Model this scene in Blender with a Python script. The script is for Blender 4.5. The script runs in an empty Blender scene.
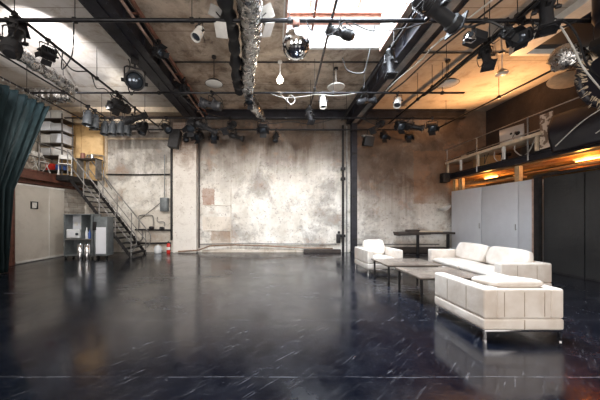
import bpy, bmesh, math, random
from mathutils import Vector, Matrix, Euler
random.seed(7)
S = bpy.context.scene
COL = S.collection
PI = math.pi
# ---------------------------------------------------------------- camera
H = 1.547
cd = bpy.data.cameras.new('camera'); cam = bpy.data.objects.new('camera', cd); COL.objects.link(cam)
cam.location = (0, 0, H); cam.rotation_euler = (PI/2, 0, 0)
cd.sensor_width = 36; cd.lens = 36*260/600; cd.shift_x = 25/600; cd.shift_y = 18/600
cd.clip_start = .05; cd.clip_end = 200
S.camera = cam
S.view_settings.view_transform = 'Standard'; S.view_settings.look = 'None'
S.view_settings.gamma = 1; S.view_settings.use_curve_mapping = False
S.view_settings.exposure = 0.0
# ---------------------------------------------------------------- world
w = bpy.data.worlds.new('world'); S.world = w; w.use_nodes = True
w.node_tree.nodes['Background'].inputs[0].default_value = (.86, .93, 1, 1)
w.node_tree.nodes['Background'].inputs[1].default_value = 2.2
# ---------------------------------------------------------------- large lights
def area(name, loc, rot, sx, sy, power, col):
    l = bpy.data.lights.new(name, 'AREA'); l.shape = 'RECTANGLE'; l.size = sx; l.size_y = sy
    l.energy = power; l.color = col
    o = bpy.data.objects.new(name, l); o.location = loc; o.rotation_euler = rot; COL.objects.link(o); return o
def point(name, loc, power, col, r=.08):
    l = bpy.data.lights.new(name, 'POINT'); l.energy = power; l.color = col; l.shadow_soft_size = r
    o = bpy.data.objects.new(name, l); o.location = loc; COL.objects.link(o); return o
def spotl(name, loc, target, power, col, ang=60, blend=.6, r=.1):
    l = bpy.data.lights.new(name, 'SPOT'); l.energy = power; l.color = col; l.spot_size = math.radians(ang)
    l.spot_blend = blend; l.shadow_soft_size = r
    o = bpy.data.objects.new(name, l); o.location = loc
    o.rotation_euler = (Vector(target)-Vector(loc)).to_track_quat('-Z', 'Y').to_euler(); COL.objects.link(o); return o
for k, wx in enumerate((-6.2, 0, 6.2)):                     # warm front fill, added in three unseen openings behind the viewer
    area('front_fill', (wx, -3.95, 3.1), (PI/2+.3, 0, 0), 3.6, 3.6, 320, (1, .90, .80))
area('skylight_daylight', (1.62, 5.3, 7.75), (0, 0, 0), 2.6, 4.0, 2900, (.95, .97, 1))
# spots added to brighten the back wall, separate from the rig's lamps
for sx, tx in ((-2.6, -2.2), (1.5, .6), (-6.4, -6.4)):
    spotl('wall_fill', (sx, 6.1, 5.0), (tx, 11.8, 2.4), 680, (1, .95, .89), 85, 1, .04)

# two fill spots added to brighten the left bay and its ceiling
spotl('left_bay_fill', (-5.1, 8.0, 4.95), (-8.6, 9.4, 2.2), 520, (1, .95, .88), 120, 1, .04)
spotl('left_bay_fill', (-5.3, 8.7, 5.2), (-7.0, 9.0, 6.4), 300, (1, .95, .86), 150, 1, .04)
# ---------------------------------------------------------------- node materials
def newmat(name):
    m = bpy.data.materials.new(name); m.use_nodes = True
    nt = m.node_tree; return m, nt, nt.nodes['Principled BSDF']
class G:
    """tiny node graph helper"""
    def __init__(s, nt): s.nt = nt
    def n(s, t, **kw):
        x = s.nt.nodes.new(t)
        for k, v in kw.items(): setattr(x, k, v)
        return x
    def l(s, a, b): s.nt.links.new(a, b)
    def pos(s): return s.n('ShaderNodeNewGeometry').outputs['Position']
    def objc(s): return s.n('ShaderNodeTexCoord').outputs['Object']
    def mapp(s, v, sc):
        m = s.n('ShaderNodeMapping'); s.l(v, m.inputs[0]); m.inputs['Scale'].default_value = sc; return m.outputs[0]
    def noise(s, v, sc, det=4, rough=.6, dist=0):
        x = s.n('ShaderNodeTexNoise'); s.l(v, x.inputs['Vector']); x.inputs['Scale'].default_value = sc
        x.inputs['Detail'].default_value = det; x.inputs['Roughness'].default_value = rough
        x.inputs['Distortion'].default_value = dist; return x.outputs['Fac']
    def ramp(s, f, stops):
        r = s.n('ShaderNodeValToRGB'); s.l(f, r.inputs[0]); e = r.color_ramp.elements
        while len(e) < len(stops): e.new(.5)
        for i, (p, c) in enumerate(stops):
            e[i].position = p; e[i].color = (c, c, c, 1) if isinstance(c, (int, float)) else (*c, 1)
        return r.outputs[0]
    def math(s, op, a, b=None, c=None):
        m = s.n('ShaderNodeMath', operation=op)
        for i, v in enumerate((a, b, c)):
            if v is None: continue
            if isinstance(v, (int, float)): m.inputs[i].default_value = v
            else: s.l(v, m.inputs[i])
        return m.outputs[0]
    def mix(s, f, a, b, mode='MIX'):
        m = s.n('ShaderNodeMix', data_type='RGBA', blend_type=mode)
        for i, v in ((0, f), (6, a), (7, b)):
            if isinstance(v, (int, float)): m.inputs[i].default_value = v
            elif isinstance(v, tuple): m.inputs[i].default_value = (*v, 1)
            else: s.l(v, m.inputs[i])
        return m.outputs[2]
    def sep(s, v):
        x = s.n('ShaderNodeSeparateXYZ'); s.l(v, x.inputs[0]); return x.outputs
    def bump(s, h, bsdf, st=.3, d=.02):
        b = s.n('ShaderNodeBump'); s.l(h, b.inputs['Height']); b.inputs['Strength'].default_value = st
        b.inputs['Distance'].default_value = d; s.l(b.outputs[0], bsdf.inputs['Normal'])
def simple(name, col, rough=.5, metal=0, var=.15, sc=8, bump=0, spec=None, dist=.01, alt=None):
    m, nt, p = newmat(name); g = G(nt)
    f = g.noise(g.objc(), sc, 4)
    c2 = alt if alt else tuple(max(0, c*(1-var*2)) for c in col)
    c = g.ramp(f, [(.3, c2), (.7, col)])
    g.l(c, p.inputs['Base Color'])
    p.inputs['Roughness'].default_value = rough; p.inputs['Metallic'].default_value = metal
    if bump: g.bump(f, p, bump, dist)
    return m
M = {}
M['black'] = simple('black_metal', (.011, .011, .014), .62, 0, .2, 12)
M['dark'] = simple('dark_steel', (.032, .03, .032), .5, .5, .3, 6, .2)
M['girder'] = simple('girder_paint', (.03, .03, .042), .45, .3, .35, 4, .25)
M['girder_grey'] = simple('girder_grey', (.30, .29, .28), .5, .1, .25, 3, .2)
M['copper'] = simple('red_lead_paint', (.30, .13, .09), .55, .1, .3, 5)
M['pinkpaint'] = simple('pink_lead_paint', (.5, .34, .28), .55, .1, .2, 5)
M['pipe'] = simple('pipe_black', (.03, .03, .035), .38, .6, .3, 9)
M['pipegrey'] = simple('pipe_grey', (.26, .25, .24), .5, .3, .3, 6)
M['piperust'] = simple('pipe_rust', (.32, .2, .13), .6, .2, .3, 6)
M['steel'] = simple('bare_steel', (.42, .42, .42), .32, .85, .2, 14)
M['chrome'] = simple('chrome', (.75, .75, .77), .12, 1, .05, 5)
M['white'] = simple('white_paint', (.72, .71, .68), .45, 0, .1, 6)
M['glassw'] = simple('opal_glass', (.85, .83, .78), .2, 0, .05, 4)
M['cable'] = simple('cable_black', (.012, .012, .014), .5)
M['cablew'] = simple('cable_white', (.6, .58, .54), .5)
M['lens'] = simple('lens_glass', (.10, .12, .15), .06, .6, .2, 3)
M['lampgrey'] = simple('lamp_grey', (.075, .082, .09), .35, .4, .2, 5)
M['grey'] = simple('grey_enamel', (.17, .19, .2), .4, .2, .2, 5)
M['cab'] = simple('cabinet_grey', (.66, .68, .73), .42, 0, .06, 1.5, .1)
M['red'] = simple('red_enamel', (.62, .03, .02), .35)
M['blue'] = simple('blue_plastic', (.05, .12, .4), .4)
M['wood'] = simple('pine', (.55, .38, .2), .55, 0, .2, 7, .1)
M['ledge'] = simple('pale_ledge_wood', (.70, .57, .42), .5, 0, .18, 6, .1)
M['darkwood'] = simple('dark_wood', (.06, .045, .038), .5, 0, .3, 6, .2)
M['redbrown'] = simple('redbrown_wood', (.16, .06, .04), .5, 0, .3, 6, .2)
M['wheel'] = simple('rubber', (.015, .015, .015), .7)
M['drape'] = simple('black_drape', (.012, .011, .018), .36, 0, .2, 3)
M['paper'] = simple('paper', (.75, .73, .7), .7)
M['plasticw'] = simple('milky_plastic', (.62, .64, .66), .3, 0, .1, 5)
M['alu'] = simple('computer_alu', (.55, .55, .55), .35, .4, .03)

def mk_leather():
    m, nt, p = newmat('cream_leather'); g = G(nt); v = g.objc()
    big = g.noise(v, 3.5, 3, .5, .4); fine = g.noise(v, 26, 3)
    c = g.ramp(big, [(.3, (.56, .49, .43)), (.65, (.70, .65, .60))])
    g.l(c, p.inputs['Base Color']); p.inputs['Roughness'].default_value = .38
    h = g.math('ADD', g.math('MULTIPLY', big, 1.0), g.math('MULTIPLY', fine, .18))
    g.bump(h, p, .45, .03); return m
M['leather'] = mk_leather()

M['seam'] = simple('leather_seam', (.46, .38, .31), .5)
def mk_foil():
    m, nt, p = newmat('crumpled_foil'); g = G(nt); v = g.objc()
    vo = g.n('ShaderNodeTexVoronoi'); g.l(v, vo.inputs['Vector']); vo.inputs['Scale'].default_value = 6
    n = g.noise(v, 7, 3, .6, 1.0)
    p.inputs['Base Color'].default_value = (.48, .47, .46, 1); p.inputs['Metallic'].default_value = 1
    g.l(g.ramp(n, [(.3, .16), (.7, .38)]), p.inputs['Roughness'])
    g.bump(g.math('ADD', vo.outputs[0], n), p, .6, .06); return m
M['foil'] = mk_foil()

def mk_mirror():
    m, nt, p = newmat('mirror_facets'); 
    p.inputs['Base Color'].default_value = (.82, .84, .86, 1); p.inputs['Metallic'].default_value = 1
    p.inputs['Roughness'].default_value = .07; return m
M['mirror'] = mk_mirror()

def mk_floor():
    m, nt, p = newmat('black_stage_floor'); g = G(nt); v = g.pos(); x, y, z = g.sep(v)
    broad = g.noise(v, .55, 5, .6, .3)
    mid = g.noise(v, 2.6, 6, .7, .6)
    base = g.mix(g.ramp(mid, [(.42, 0), (.75, 1)]), (.002, .003, .007), (.006, .008, .015))
    # scuffs: fine streaks in two directions, broken up by a broad mask
    rot = g.n('ShaderNodeMapping', vector_type='TEXTURE'); g.l(v, rot.inputs[0]); rot.inputs['Rotation'].default_value = (0, 0, -.8)
    s1 = g.noise(g.mapp(rot.outputs[0], (20, 1.4, 1)), 1.7, 8, .74, .9)
    s2 = g.noise(g.mapp(v, (1.3, 9, 1)), 2.2, 7, .75, 2.8)
    sp = g.noise(v, 17, 5, .75, .5)
    mask = g.ramp(g.noise(v, .8, 4, .7), [(.40, 0), (.60, 1)])
    sc = g.math('MAXIMUM', g.ramp(s1, [(.57, 0), (.66, 1)]), g.ramp(s2, [(.60, 0), (.70, 1)]))
    sc = g.math('MAXIMUM', sc, g.ramp(sp, [(.635, 0), (.70, 1)]))
    sc = g.math('MULTIPLY', sc, g.math('ADD', g.math('MULTIPLY', mask, .75), .30))
    # sheet seams every 1.41 m across and 3.6 m along
    wob = g.math('MULTIPLY', g.math('SUBTRACT', g.noise(v, 1.2, 2), .5), .05)
    fy = g.math('PINGPONG', g.math('ADD', g.math('ADD', y, 14.1-2.53), wob), .705)
    fx = g.math('PINGPONG', g.math('ADD', g.math('ADD', x, 20.6), wob), 2.3)
    seam = g.math('MAXIMUM', g.math('LESS_THAN', fy, .007), g.math('MULTIPLY', g.math('LESS_THAN', fx, .006), .12))
    seam = g.math('MULTIPLY', seam, g.ramp(g.noise(v, 3, 4, .7), [(.42, .1), (.6, 1)]))
    f = g.math('MINIMUM', g.math('ADD', g.math('MULTIPLY', sc, .28), g.math('MULTIPLY', seam, .22)), 1)
    col = g.mix(f, base, (.30, .30, .33))
    g.l(col, p.inputs['Base Color'])
    r = g.math('ADD', g.math('MULTIPLY', g.ramp(broad, [(.38, 0), (.62, 1)]), .15), .08)
    r = g.math('ADD', r, g.math('MULTIPLY', g.ramp(mid, [(.35, 0), (.65, 1)]), .08))
    g.l(g.math('ADD', r, g.math('MULTIPLY', f, .25)), p.inputs['Roughness'])
    p.inputs['IOR'].default_value = 1.66
    g.bump(g.math('ADD', mid, g.math('MULTIPLY', sp, .3)), p, .08, .012); return m
M['floor'] = mk_floor()

def mk_backwall():
    m, nt, p = newmat('stained_plaster'); g = G(nt); v = g.pos(); x, y, z = g.sep(v)
    n1 = g.noise(v, .42, 6, .62, .3); n2 = g.noise(v, 1.5, 7, .66, .25); n3 = g.noise(v, 9, 4, .7)
    stk = g.noise(g.mapp(v, (5, 1, .28)), 1.4, 5, .65)
    white = g.mix(g.ramp(n2, [(.35, 0), (.7, 1)]), (.56, .52, .46), (.80, .78, .74))
    # soot and damp eating down from the top, a lower limit on the right hand bay
    right = g.ramp(g.math('MULTIPLY_ADD', x, .1, .5), [(.855, 0), (.885, 1)])
    hgt = g.math('ADD', z, g.math('MULTIPLY', g.math('SUBTRACT', n1, .5), 3.6))
    hgt = g.math('ADD', hgt, g.math('MULTIPLY', g.math('SUBTRACT', n2, .5), 1.6))
    hgt = g.math('ADD', hgt, g.math('MULTIPLY', g.math('SUBTRACT', stk, .5), 1.1))
    hgt = g.math('ADD', hgt, g.math('MULTIPLY', right, 1.7))
    lft = g.ramp(g.math('MULTIPLY_ADD', x, .1, .5), [(.04, 0), (.075, 1)])
    hgt = g.math('SUBTRACT', hgt, g.math('MULTIPLY', g.math('SUBTRACT', 1, lft), .9))
    t = g.math('DIVIDE', hgt, 8)
    soot = g.ramp(t, [(.37, 0), (.46, .38), (.54, .72), (.62, 1)])
    c = g.mix(soot, white, g.mix(g.ramp(n2, [(.3, 0), (.7, 1)]), (.06, .042, .033), (.15, .11, .082)))
    # grey and rusty patches
    c = g.mix(g.math('MULTIPLY', g.ramp(g.noise(v, .6, 7, .68, .3), [(.50, 0), (.60, 1)]), .62), c, (.19, .17, .155))
    low = g.ramp(z, [(.0, .9), (.9, .25)])
    rust = g.math('MULTIPLY', g.ramp(g.noise(v, 1.2, 6, .7, .2), [(.56, 0), (.68, 1)]), .5)
    c = g.mix(g.math('MULTIPLY', rust, 1.0), c, (.30, .17, .10))
    c = g.mix(g.math('MULTIPLY', g.ramp(n3, [(.56, 0), (.68, 1)]), .55), c, (.11, .08, .065))
    def rect(x0, x1, za, zb):
        wx = g.math('ADD', x, g.math('MULTIPLY', g.math('SUBTRACT', n3, .5), .25)); wz = g.math('ADD', z, g.math('MULTIPLY', g.math('SUBTRACT', n3, .5), .25))
        a = g.math('MULTIPLY', g.math('GREATER_THAN', wx, x0), g.math('LESS_THAN', wx, x1))
        return g.math('MULTIPLY', a, g.math('MULTIPLY', g.math('GREATER_THAN', wz, za), g.math('LESS_THAN', wz, zb)))
    for (x0, x1, za, zb), cc, k in (((-3.3, -2.75, 2.15, 2.9), (.26, .12, .07), .75), ((-2.9, -2.0, .3, .95), (.30, .20, .13), .7), ((-3.3, -2.0, 1.0, 1.6), (.60, .50, .40), .5),
                                    ((-6.4, -4.7, .0, 1.9), (.42, .36, .29), .55), ((3.9, 4.3, 2.8, 3.6), (.13, .09, .07), .6), ((6.3, 8.6, 2.2, 4.6), (.20, .11, .06), .55)):
        c = g.mix(g.math('MULTIPLY', g.math('MULTIPLY', rect(x0, x1, za, zb), k), g.ramp(n2, [(.3, .3), (.6, 1)])), c, cc)
    crack = g.n('ShaderNodeTexVoronoi', feature='DISTANCE_TO_EDGE'); g.l(g.mapp(v, (1, 1, 1)), crack.inputs['Vector']); crack.inputs['Scale'].default_value = .55
    cr = g.math('MULTIPLY', g.ramp(crack.outputs[0], [(.0, 1), (.008, 0)]), .10)
    c = g.mix(cr, c, (.12, .1, .09))
    g.l(c, p.inputs['Base Color']); p.inputs['Roughness'].default_value = .85
    g.bump(g.math('ADD', n2, g.math('MULTIPLY', n3, .4)), p, .4, .03); return m
M['backwall'] = mk_backwall()

def mk_plaster(name, a, b, c3, sc=.7, planks=None):
    m, nt, p = newmat(name); g = G(nt); v = g.pos(); x, y, z = g.sep(v)
    n1 = g.noise(v, sc, 7, .68, .4); n2 = g.noise(v, sc*3, 7, .7, .3); n3 = g.noise(v, 8, 3, .7)
    c = g.mix(g.ramp(n1, [(.38, 0), (.6, 1)]), a, b)
    c = g.mix(g.ramp(n2, [(.52, 0), (.68, .8)]), c, c3)
    c = g.mix(g.math('MULTIPLY', g.ramp(n3, [(.6, 0), (.75, 1)]), .4), c, c3)
    if planks:
        fr = g.math('PINGPONG', y, planks/2)
        c = g.mix(g.math('MULTIPLY', g.math('LESS_THAN', fr, .012), .65), c, tuple(k*.5 for k in c3))
    g.l(c, p.inputs['Base Color']); p.inputs['Roughness'].default_value = .8
    g.bump(g.math('ADD', n2, n1), p, .35, .04); return m
M['ceil_c'] = mk_plaster('mottled_concrete', (.25, .18, .13), (.62, .52, .42), (.11, .07, .05), .8, 1.35)
M['ceil_l'] = mk_plaster('pale_flaking_ceiling', (.50, .46, .41), (.62, .59, .56), (.34, .26, .19), .6, 1.2)
M['ceil_r'] = mk_plaster('smooth_ceiling', (.40, .35, .30), (.50, .45, .39), (.27, .21, .16), .5, 2.0)
M['sidewall'] = mk_plaster('dark_wall', (.022, .018, .020), (.05, .038, .036), (.02, .015, .015), .8)
M['leftwall'] = mk_plaster('left_wall', (.46, .40, .33), (.58, .53, .47), (.3, .24, .18), .9)
M['panel'] = mk_plaster('beige_board', (.50, .465, .41), (.56, .52, .465), (.44, .40, .35), .5)
M['plywood'] = mk_plaster('plywood', (.62, .40, .18), (.72, .50, .25), (.42, .25, .11), .9)
M['blackboard'] = mk_plaster('black_lacquer_board', (.009, .010, .012), (.018, .019, .021), (.012, .013, .015), .7)
M['blackboard'].node_tree.nodes['Principled BSDF'].inputs['Roughness'].default_value = .32
M['stone'] = mk_plaster('brown_stone_top', (.13, .105, .09), (.22, .185, .155), (.08, .062, .052), 1.6)
M['stone'].node_tree.nodes['Principled BSDF'].inputs['Roughness'].default_value = .16
M['beamtimber'] = mk_plaster('old_timber', (.40, .22, .09), (.5, .3, .13), (.2, .1, .05), 1.5)

def mk_brick(name, a, b, mortar, bw=.25, bh=.075, paint=None):
    m, nt, p = newmat(name); g = G(nt); v = g.pos(); x, y, z = g.sep(v)
    cb = g.n('ShaderNodeCombineXYZ'); g.l(g.math('ADD', x, y), cb.inputs[0]); g.l(z, cb.inputs[1])
    br = g.n('ShaderNodeTexBrick'); g.l(cb.outputs[0], br.inputs['Vector']); br.inputs['Scale'].default_value = 1
    br.inputs['Brick Width'].default_value = bw; br.inputs['Row Height'].default_value = bh
    br.inputs['Mortar Size'].default_value = .008
    br.inputs['Color1'].default_value = (*a, 1); br.inputs['Color2'].default_value = (*b, 1); br.inputs['Mortar'].default_value = (*mortar, 1)
    n2 = g.noise(v, 2.4, 6, .7, .5); n3 = g.noise(v, 11, 4, .7)
    c = br.outputs[0]
    if paint:
        hz = g.math('ADD', z, g.math('MULTIPLY', g.math('SUBTRACT', n2, .5), 2.5))
        c = g.mix(g.ramp(g.math('DIVIDE', hz, 8), [(.46, 1), (.60, .12)]), c, paint)
    c = g.mix(g.math('MULTIPLY', g.ramp(n2, [(.5, 0), (.7, 1)]), .35), c, (.25, .19, .15))
    c = g.mix(g.math('MULTIPLY', g.ramp(n3, [(.62, 0), (.7, 1)]), .7), c, (.2, .09, .06))
    g.l(c, p.inputs['Base Color']); p.inputs['Roughness'].default_value = .8
    g.bump(g.math('ADD', g.math('MULTIPLY', br.outputs['Fac'], -1), n3), p, .5, .01); return m
M['brick'] = mk_brick('whitewashed_brick', (.34, .24, .18), (.28, .17, .12), (.4, .35, .3), paint=(.70, .66, .61))
M['block'] = mk_brick('grey_block', (.4, .37, .33), (.46, .43, .39), (.2, .18, .16), .5, .2)

def mk_curtain():
    m, nt, p = newmat('teal_velvet'); g = G(nt); v = g.objc()
    n = g.noise(g.mapp(v, (6, 6, .4)), 2, 4)
    g.l(g.ramp(n, [(.3, (.004, .009, .011)), (.7, (.014, .027, .031))]), p.inputs['Base Color'])
    p.inputs['Roughness'].default_value = .65
    p.inputs['Specular IOR Level'].default_value = .15; p.inputs['Sheen Weight'].default_value = .0; p.inputs['Sheen Tint'].default_value = (.5, .8, .85, 1); return m
M['curtain'] = mk_curtain()
def mk_weave():
    m, nt, p = newmat('woven_strip'); g = G(nt); v = g.objc()
    ck = g.n('ShaderNodeTexWave'); g.l(g.mapp(v, (1, 1, 1)), ck.inputs['Vector']); ck.inputs['Scale'].default_value = 5; ck.inputs['Distortion'].default_value = 9
    g.l(g.ramp(ck.outputs['Fac'], [(.35, (.2, .13, .09)), (.7, (.62, .5, .4))]), p.inputs['Base Color'])
    p.inputs['Roughness'].default_value = .8; return m
M['weave'] = mk_weave()
def mk_pane():
    m = bpy.data.materials.new('skylight_glass'); m.use_nodes = True; nt = m.node_tree; nt.nodes.clear(); g = G(nt)
    o = g.n('ShaderNodeOutputMaterial'); mx = g.n('ShaderNodeMixShader'); t = g.n('ShaderNodeBsdfTransparent'); gl = g.n('ShaderNodeBsdfGlossy')
    t.inputs[0].default_value = (.93, .97, 1, 1); gl.inputs['Roughness'].default_value = .05
    mx.inputs[0].default_value = .08; g.l(t.outputs[0], mx.inputs[1]); g.l(gl.outputs[0], mx.inputs[2]); g.l(mx.outputs[0], o.inputs[0]); return m
M['pane'] = mk_pane()
def mk_emit(name, col, st):
    m, nt, p = newmat(name); p.inputs['Base Color'].default_value = (*col, 1)
    p.inputs['Emission Color'].default_value = (*col, 1); p.inputs['Emission Strength'].default_value = st; return m
M['bulb'] = mk_emit('lit_bulb', (1, .93, .8), 7)
M['warmtube'] = mk_emit('warm_tube', (1, .55, .18), 6)
M['lamp_on'] = mk_emit('lit_lens', (1, .97, 1), 22)

# ---------------------------------------------------------------- mesh helpers
def merge(bm, t, mat=None):
    if mat is not None: t.transform(mat)
    me = bpy.data.meshes.new('t'); t.to_mesh(me); t.free(); bm.from_mesh(me); bpy.data.meshes.remove(me)
def box(bm, c, s, rot=(0, 0, 0), bev=0, seg=2):
    t = bmesh.new(); bmesh.ops.create_cube(t, size=1); bmesh.ops.scale(t, vec=s, verts=t.verts)
    if bev: bmesh.ops.bevel(t, geom=list(t.edges), offset=bev, segments=seg, profile=.6, affect='EDGES')
    merge(bm, t, Matrix.Translation(c) @ Euler(rot).to_matrix().to_4x4()); return bm
def bb(bm, lo, hi, bev=0, seg=2):
    return box(bm, [(a+b)/2 for a, b in zip(lo, hi)], [b-a for a, b in zip(lo, hi)], bev=bev, seg=seg)
def cyl(bm, p0, p1, r, seg=12, r2=None, cap=True):
    p0 = Vector(p0); p1 = Vector(p1); d = p1-p0; t = bmesh.new()
    bmesh.ops.create_cone(t, cap_ends=cap, segments=seg, radius1=r, radius2=r if r2 is None else r2, depth=d.length)
    merge(bm, t, Matrix.Translation((p0+p1)/2) @ d.to_track_quat('Z', 'Y').to_matrix().to_4x4()); return bm
def lathe(bm, prof, seg=24, mat=None):
    t = bmesh.new(); rings = []
    for r, z in prof:
        if r < 1e-5: rings.append([t.verts.new((0, 0, z))])
        else: rings.append([t.verts.new((r*math.cos(2*PI*k/seg), r*math.sin(2*PI*k/seg), z)) for k in range(seg)])
    for a, b in zip(rings, rings[1:]):
        for k in range(seg):
            q = [a[k % len(a)], a[(k+1) % seg % len(a)], b[(k+1) % seg % len(b)], b[k % len(b)]]
            u = []
            for vv in q:
                if vv not in u: u.append(vv)
            if len(u) > 2: t.faces.new(u)
    bmesh.ops.recalc_face_normals(t, faces=t.faces)
    merge(bm, t, mat); return bm
def sweep(bm, pts, r, seg=8, radii=None, jit=0):
    pts = [Vector(p) for p in pts]; n = len(pts); t = bmesh.new(); rings = []
    up = Vector((0, 0, 1))
    for i, p in enumerate(pts):
        d = (pts[min(i+1, n-1)]-pts[max(i-1, 0)]).normalized()
        a = d.cross(up)
        if a.length < .05: a = d.cross(Vector((1, 0, 0)))
        a.normalize(); b = d.cross(a).normalized()
        rr = radii[i] if radii else r
        ring = []
        for k in range(seg):
            q = rr*(1+jit*random.uniform(-1, 1))
            ring.append(t.verts.new(p+a*q*math.cos(2*PI*k/seg)+b*q*math.sin(2*PI*k/seg)))
        rings.append(ring)
    for a, b in zip(rings, rings[1:]):
        for k in range(seg): t.faces.new((a[k], a[(k+1) % seg], b[(k+1) % seg], b[k]))
    t.faces.new(rings[0][::-1]); t.faces.new(rings[-1])
    bmesh.ops.recalc_face_normals(t, faces=t.faces); merge(bm, t); return bm
def catmull(pts, n=8):
    pts = [Vector(p) for p in pts]; q = [pts[0]]+pts+[pts[-1]]; out = []
    for i in range(1, len(q)-2):
        for k in range(n):
            s = k/n; a, b, c, d = q[i-1], q[i], q[i+1], q[i+2]
            out.append(.5*((2*b)+(c-a)*s+(2*a-5*b+4*c-d)*s*s+(3*b-a-3*c+d)*s**3))
    out.append(pts[-1]); return out
def cushion(bm, c, s, rot=(0, 0, 0), puff=.45, n=9):
    t = bmesh.new(); bmesh.ops.create_cube(t, size=2)
    bmesh.ops.subdivide_edges(t, edges=list(t.edges), cuts=n, use_grid_fill=True)
    for v in t.verts:
        x, y, z = v.co
        e = (1-abs(x)**5*puff)*(1-abs(y)**5*puff)
        k = 1-.10*z*z
        v.co = (x*k*(1-.05*y**4)*s[0]/2, y*k*(1-.05*x**4)*s[1]/2, z*e*(1-.0)*s[2]/2)
    merge(bm, t, Matrix.Translation(c) @ Euler(rot).to_matrix().to_4x4()); return bm
def obj(name, bm, mat, parent=None, smooth=True, loc=None):
    me = bpy.data.meshes.new(name); bm.to_mesh(me); bm.free()
    me.materials.append(M[mat] if isinstance(mat, str) else mat)
    if smooth:
        for p in me.polygons: p.use_smooth = True
        me.set_sharp_from_angle(angle=math.radians(38))
    o = bpy.data.objects.new(name, me); COL.objects.link(o)
    if parent: o.parent = parent
    if loc: o.location = loc
    return o
def tag(o, label, cat, group=None, kind=None):
    o['label'] = label; o['category'] = cat
    if group: o['group'] = group
    if kind: o['kind'] = kind
    return o
def thing(name, label, cat, loc=(0, 0, 0), rz=0, group=None):
    o = bpy.data.objects.new(name, None); COL.objects.link(o); o.empty_display_size = .1
    o.location = loc; o.rotation_euler = (0, 0, rz); return tag(o, label, cat, group)
def struct(name, bm, mat, label=None, smooth=False):
    o = obj(name, bm, mat, smooth=smooth); o['kind'] = 'structure'
    if label: o['label'] = label
    o['category'] = name.split('_')[0]
    return o
def copy_tree(o, parent=None):
    c = o.copy(); COL.objects.link(c); c.parent = parent
    for ch in list(o.children): copy_tree(ch, c)
    return c
def N(): return bmesh.new()

# ================================================================ SETTING
D = 11.83; ZC = 6.40; XL = -9.8; XR = 9.6; YF = -4.0
struct('floor', bb(N(), (XL-.3, YF-.3, -.12), (XR+.3, D+.3, 0)), 'floor', 'black scuffed stage floor with sheet seams')
struct('wall_back', bb(N(), (XL-.3, D, 0), (XR+.3, D+.3, ZC+.3)), 'backwall', 'back wall of stained flaking plaster')
struct('wall_left', bb(N(), (XL-.3, YF-.3, 0), (XL, D, ZC+.3)), 'leftwall', 'left side wall behind the gallery')
struct('wall_right', bb(N(), (XR, YF-.3, 0), (XR+.3, D, ZC+.3)), 'sidewall', 'dark right side wall behind the gallery')
b = N(); xs = [XL, -8, -4.4, -1.8, 1.8, 4.4, 8, XR]          # wall behind the viewer, three tall openings added for the front fill
for a, c, op in ((XL, -8, 0), (-8, -4.4, 1), (-4.4, -1.8, 0), (-1.8, 1.8, 1), (1.8, 4.4, 0), (4.4, 8, 1), (8, XR, 0)):
    if op: bb(b, (a, YF-.3, 0), (c, YF, 1.3)); bb(b, (a, YF-.3, 4.9), (c, YF, ZC+.3))
    else: bb(b, (a, YF-.3, 0), (c, YF, ZC+.3))
struct('wall_front', b, 'leftwall')
# ceiling: three bays, skylight hole in the middle bay
SX0, SX1, SY0, SY1 = .30, 2.95, 3.3, 7.40
struct('ceiling', bb(N(), (XL-.3, YF-.3, ZC), (-3.55, D, ZC+.3)), 'ceil_l', 'pale flaking ceiling over the left bay')
b = N(); bb(b, (-3.55, YF-.3, ZC), (SX0-.1, D, ZC+.3)); bb(b, (SX1+.1, YF-.3, ZC), (3.5, D, ZC+.3))
bb(b, (SX0-.1, SY1+.1, ZC), (SX1+.1, D, ZC+.3)); bb(b, (SX0-.1, YF-.3, ZC), (SX1+.1, SY0-.1, ZC+.3))
struct('ceiling', b, 'ceil_c', 'mottled brown concrete ceiling between the girders')
struct('ceiling', bb(N(), (3.5, YF-.3, ZC), (XR+.3, D, ZC+.3)), 'ceil_r', 'smooth ceiling over the right bay, glowing orange')
# skylight shaft and glazing
b = N(); t = .1; z0, z1 = ZC-.005, 7.35
bb(b, (SX0-t, SY0-t, z0), (SX0, SY1+t, z1)); bb(b, (SX1, SY0-t, z0), (SX1+t, SY1+t, z1))
bb(b, (SX0, SY1, z0), (SX1, SY1+t, z1)); bb(b, (SX0, SY0-t, z0), (SX1, SY0, z1))
struct('trim_1', b, 'white', 'white boarded skylight shaft')
b = N()
for k in range(6):
    yy = SY0+(SY1-SY0)*k/5; bb(b, (SX0, yy-.025, 7.36), (SX1, yy+.025, 7.44))
for k in range(5):
    xx = SX0+(SX1-SX0)*k/4; bb(b, (xx-.03, SY0, 7.35), (xx+.03, SY1, 7.45))
fr = struct('window_1', b, 'pinkpaint', 'skylight glazing bars')
pn = obj('pane', bb(N(), (SX0, SY0, 7.395), (SX1, SY1, 7.405)), 'pane', fr, smooth=False)
b = N(); bb(b, (SX0, 7.22, 7.02), (SX1, 7.26, 7.18)); bb(b, (SX0, 7.14, 7.0), (SX1, 7.34, 7.02)); bb(b, (SX0, 7.14, 7.18), (SX1, 7.34, 7.20))
struct('trim_2', b, 'copper', 'red steel joist crossing the skylight')
b = N()
for xx in (SX0-.06, SX1+.02):
    bb(b, (xx, SY0, 6.28), (xx+.05, SY1, ZC))
struct('trim_3', b, 'pinkpaint', 'edge trim of the skylight')
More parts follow.
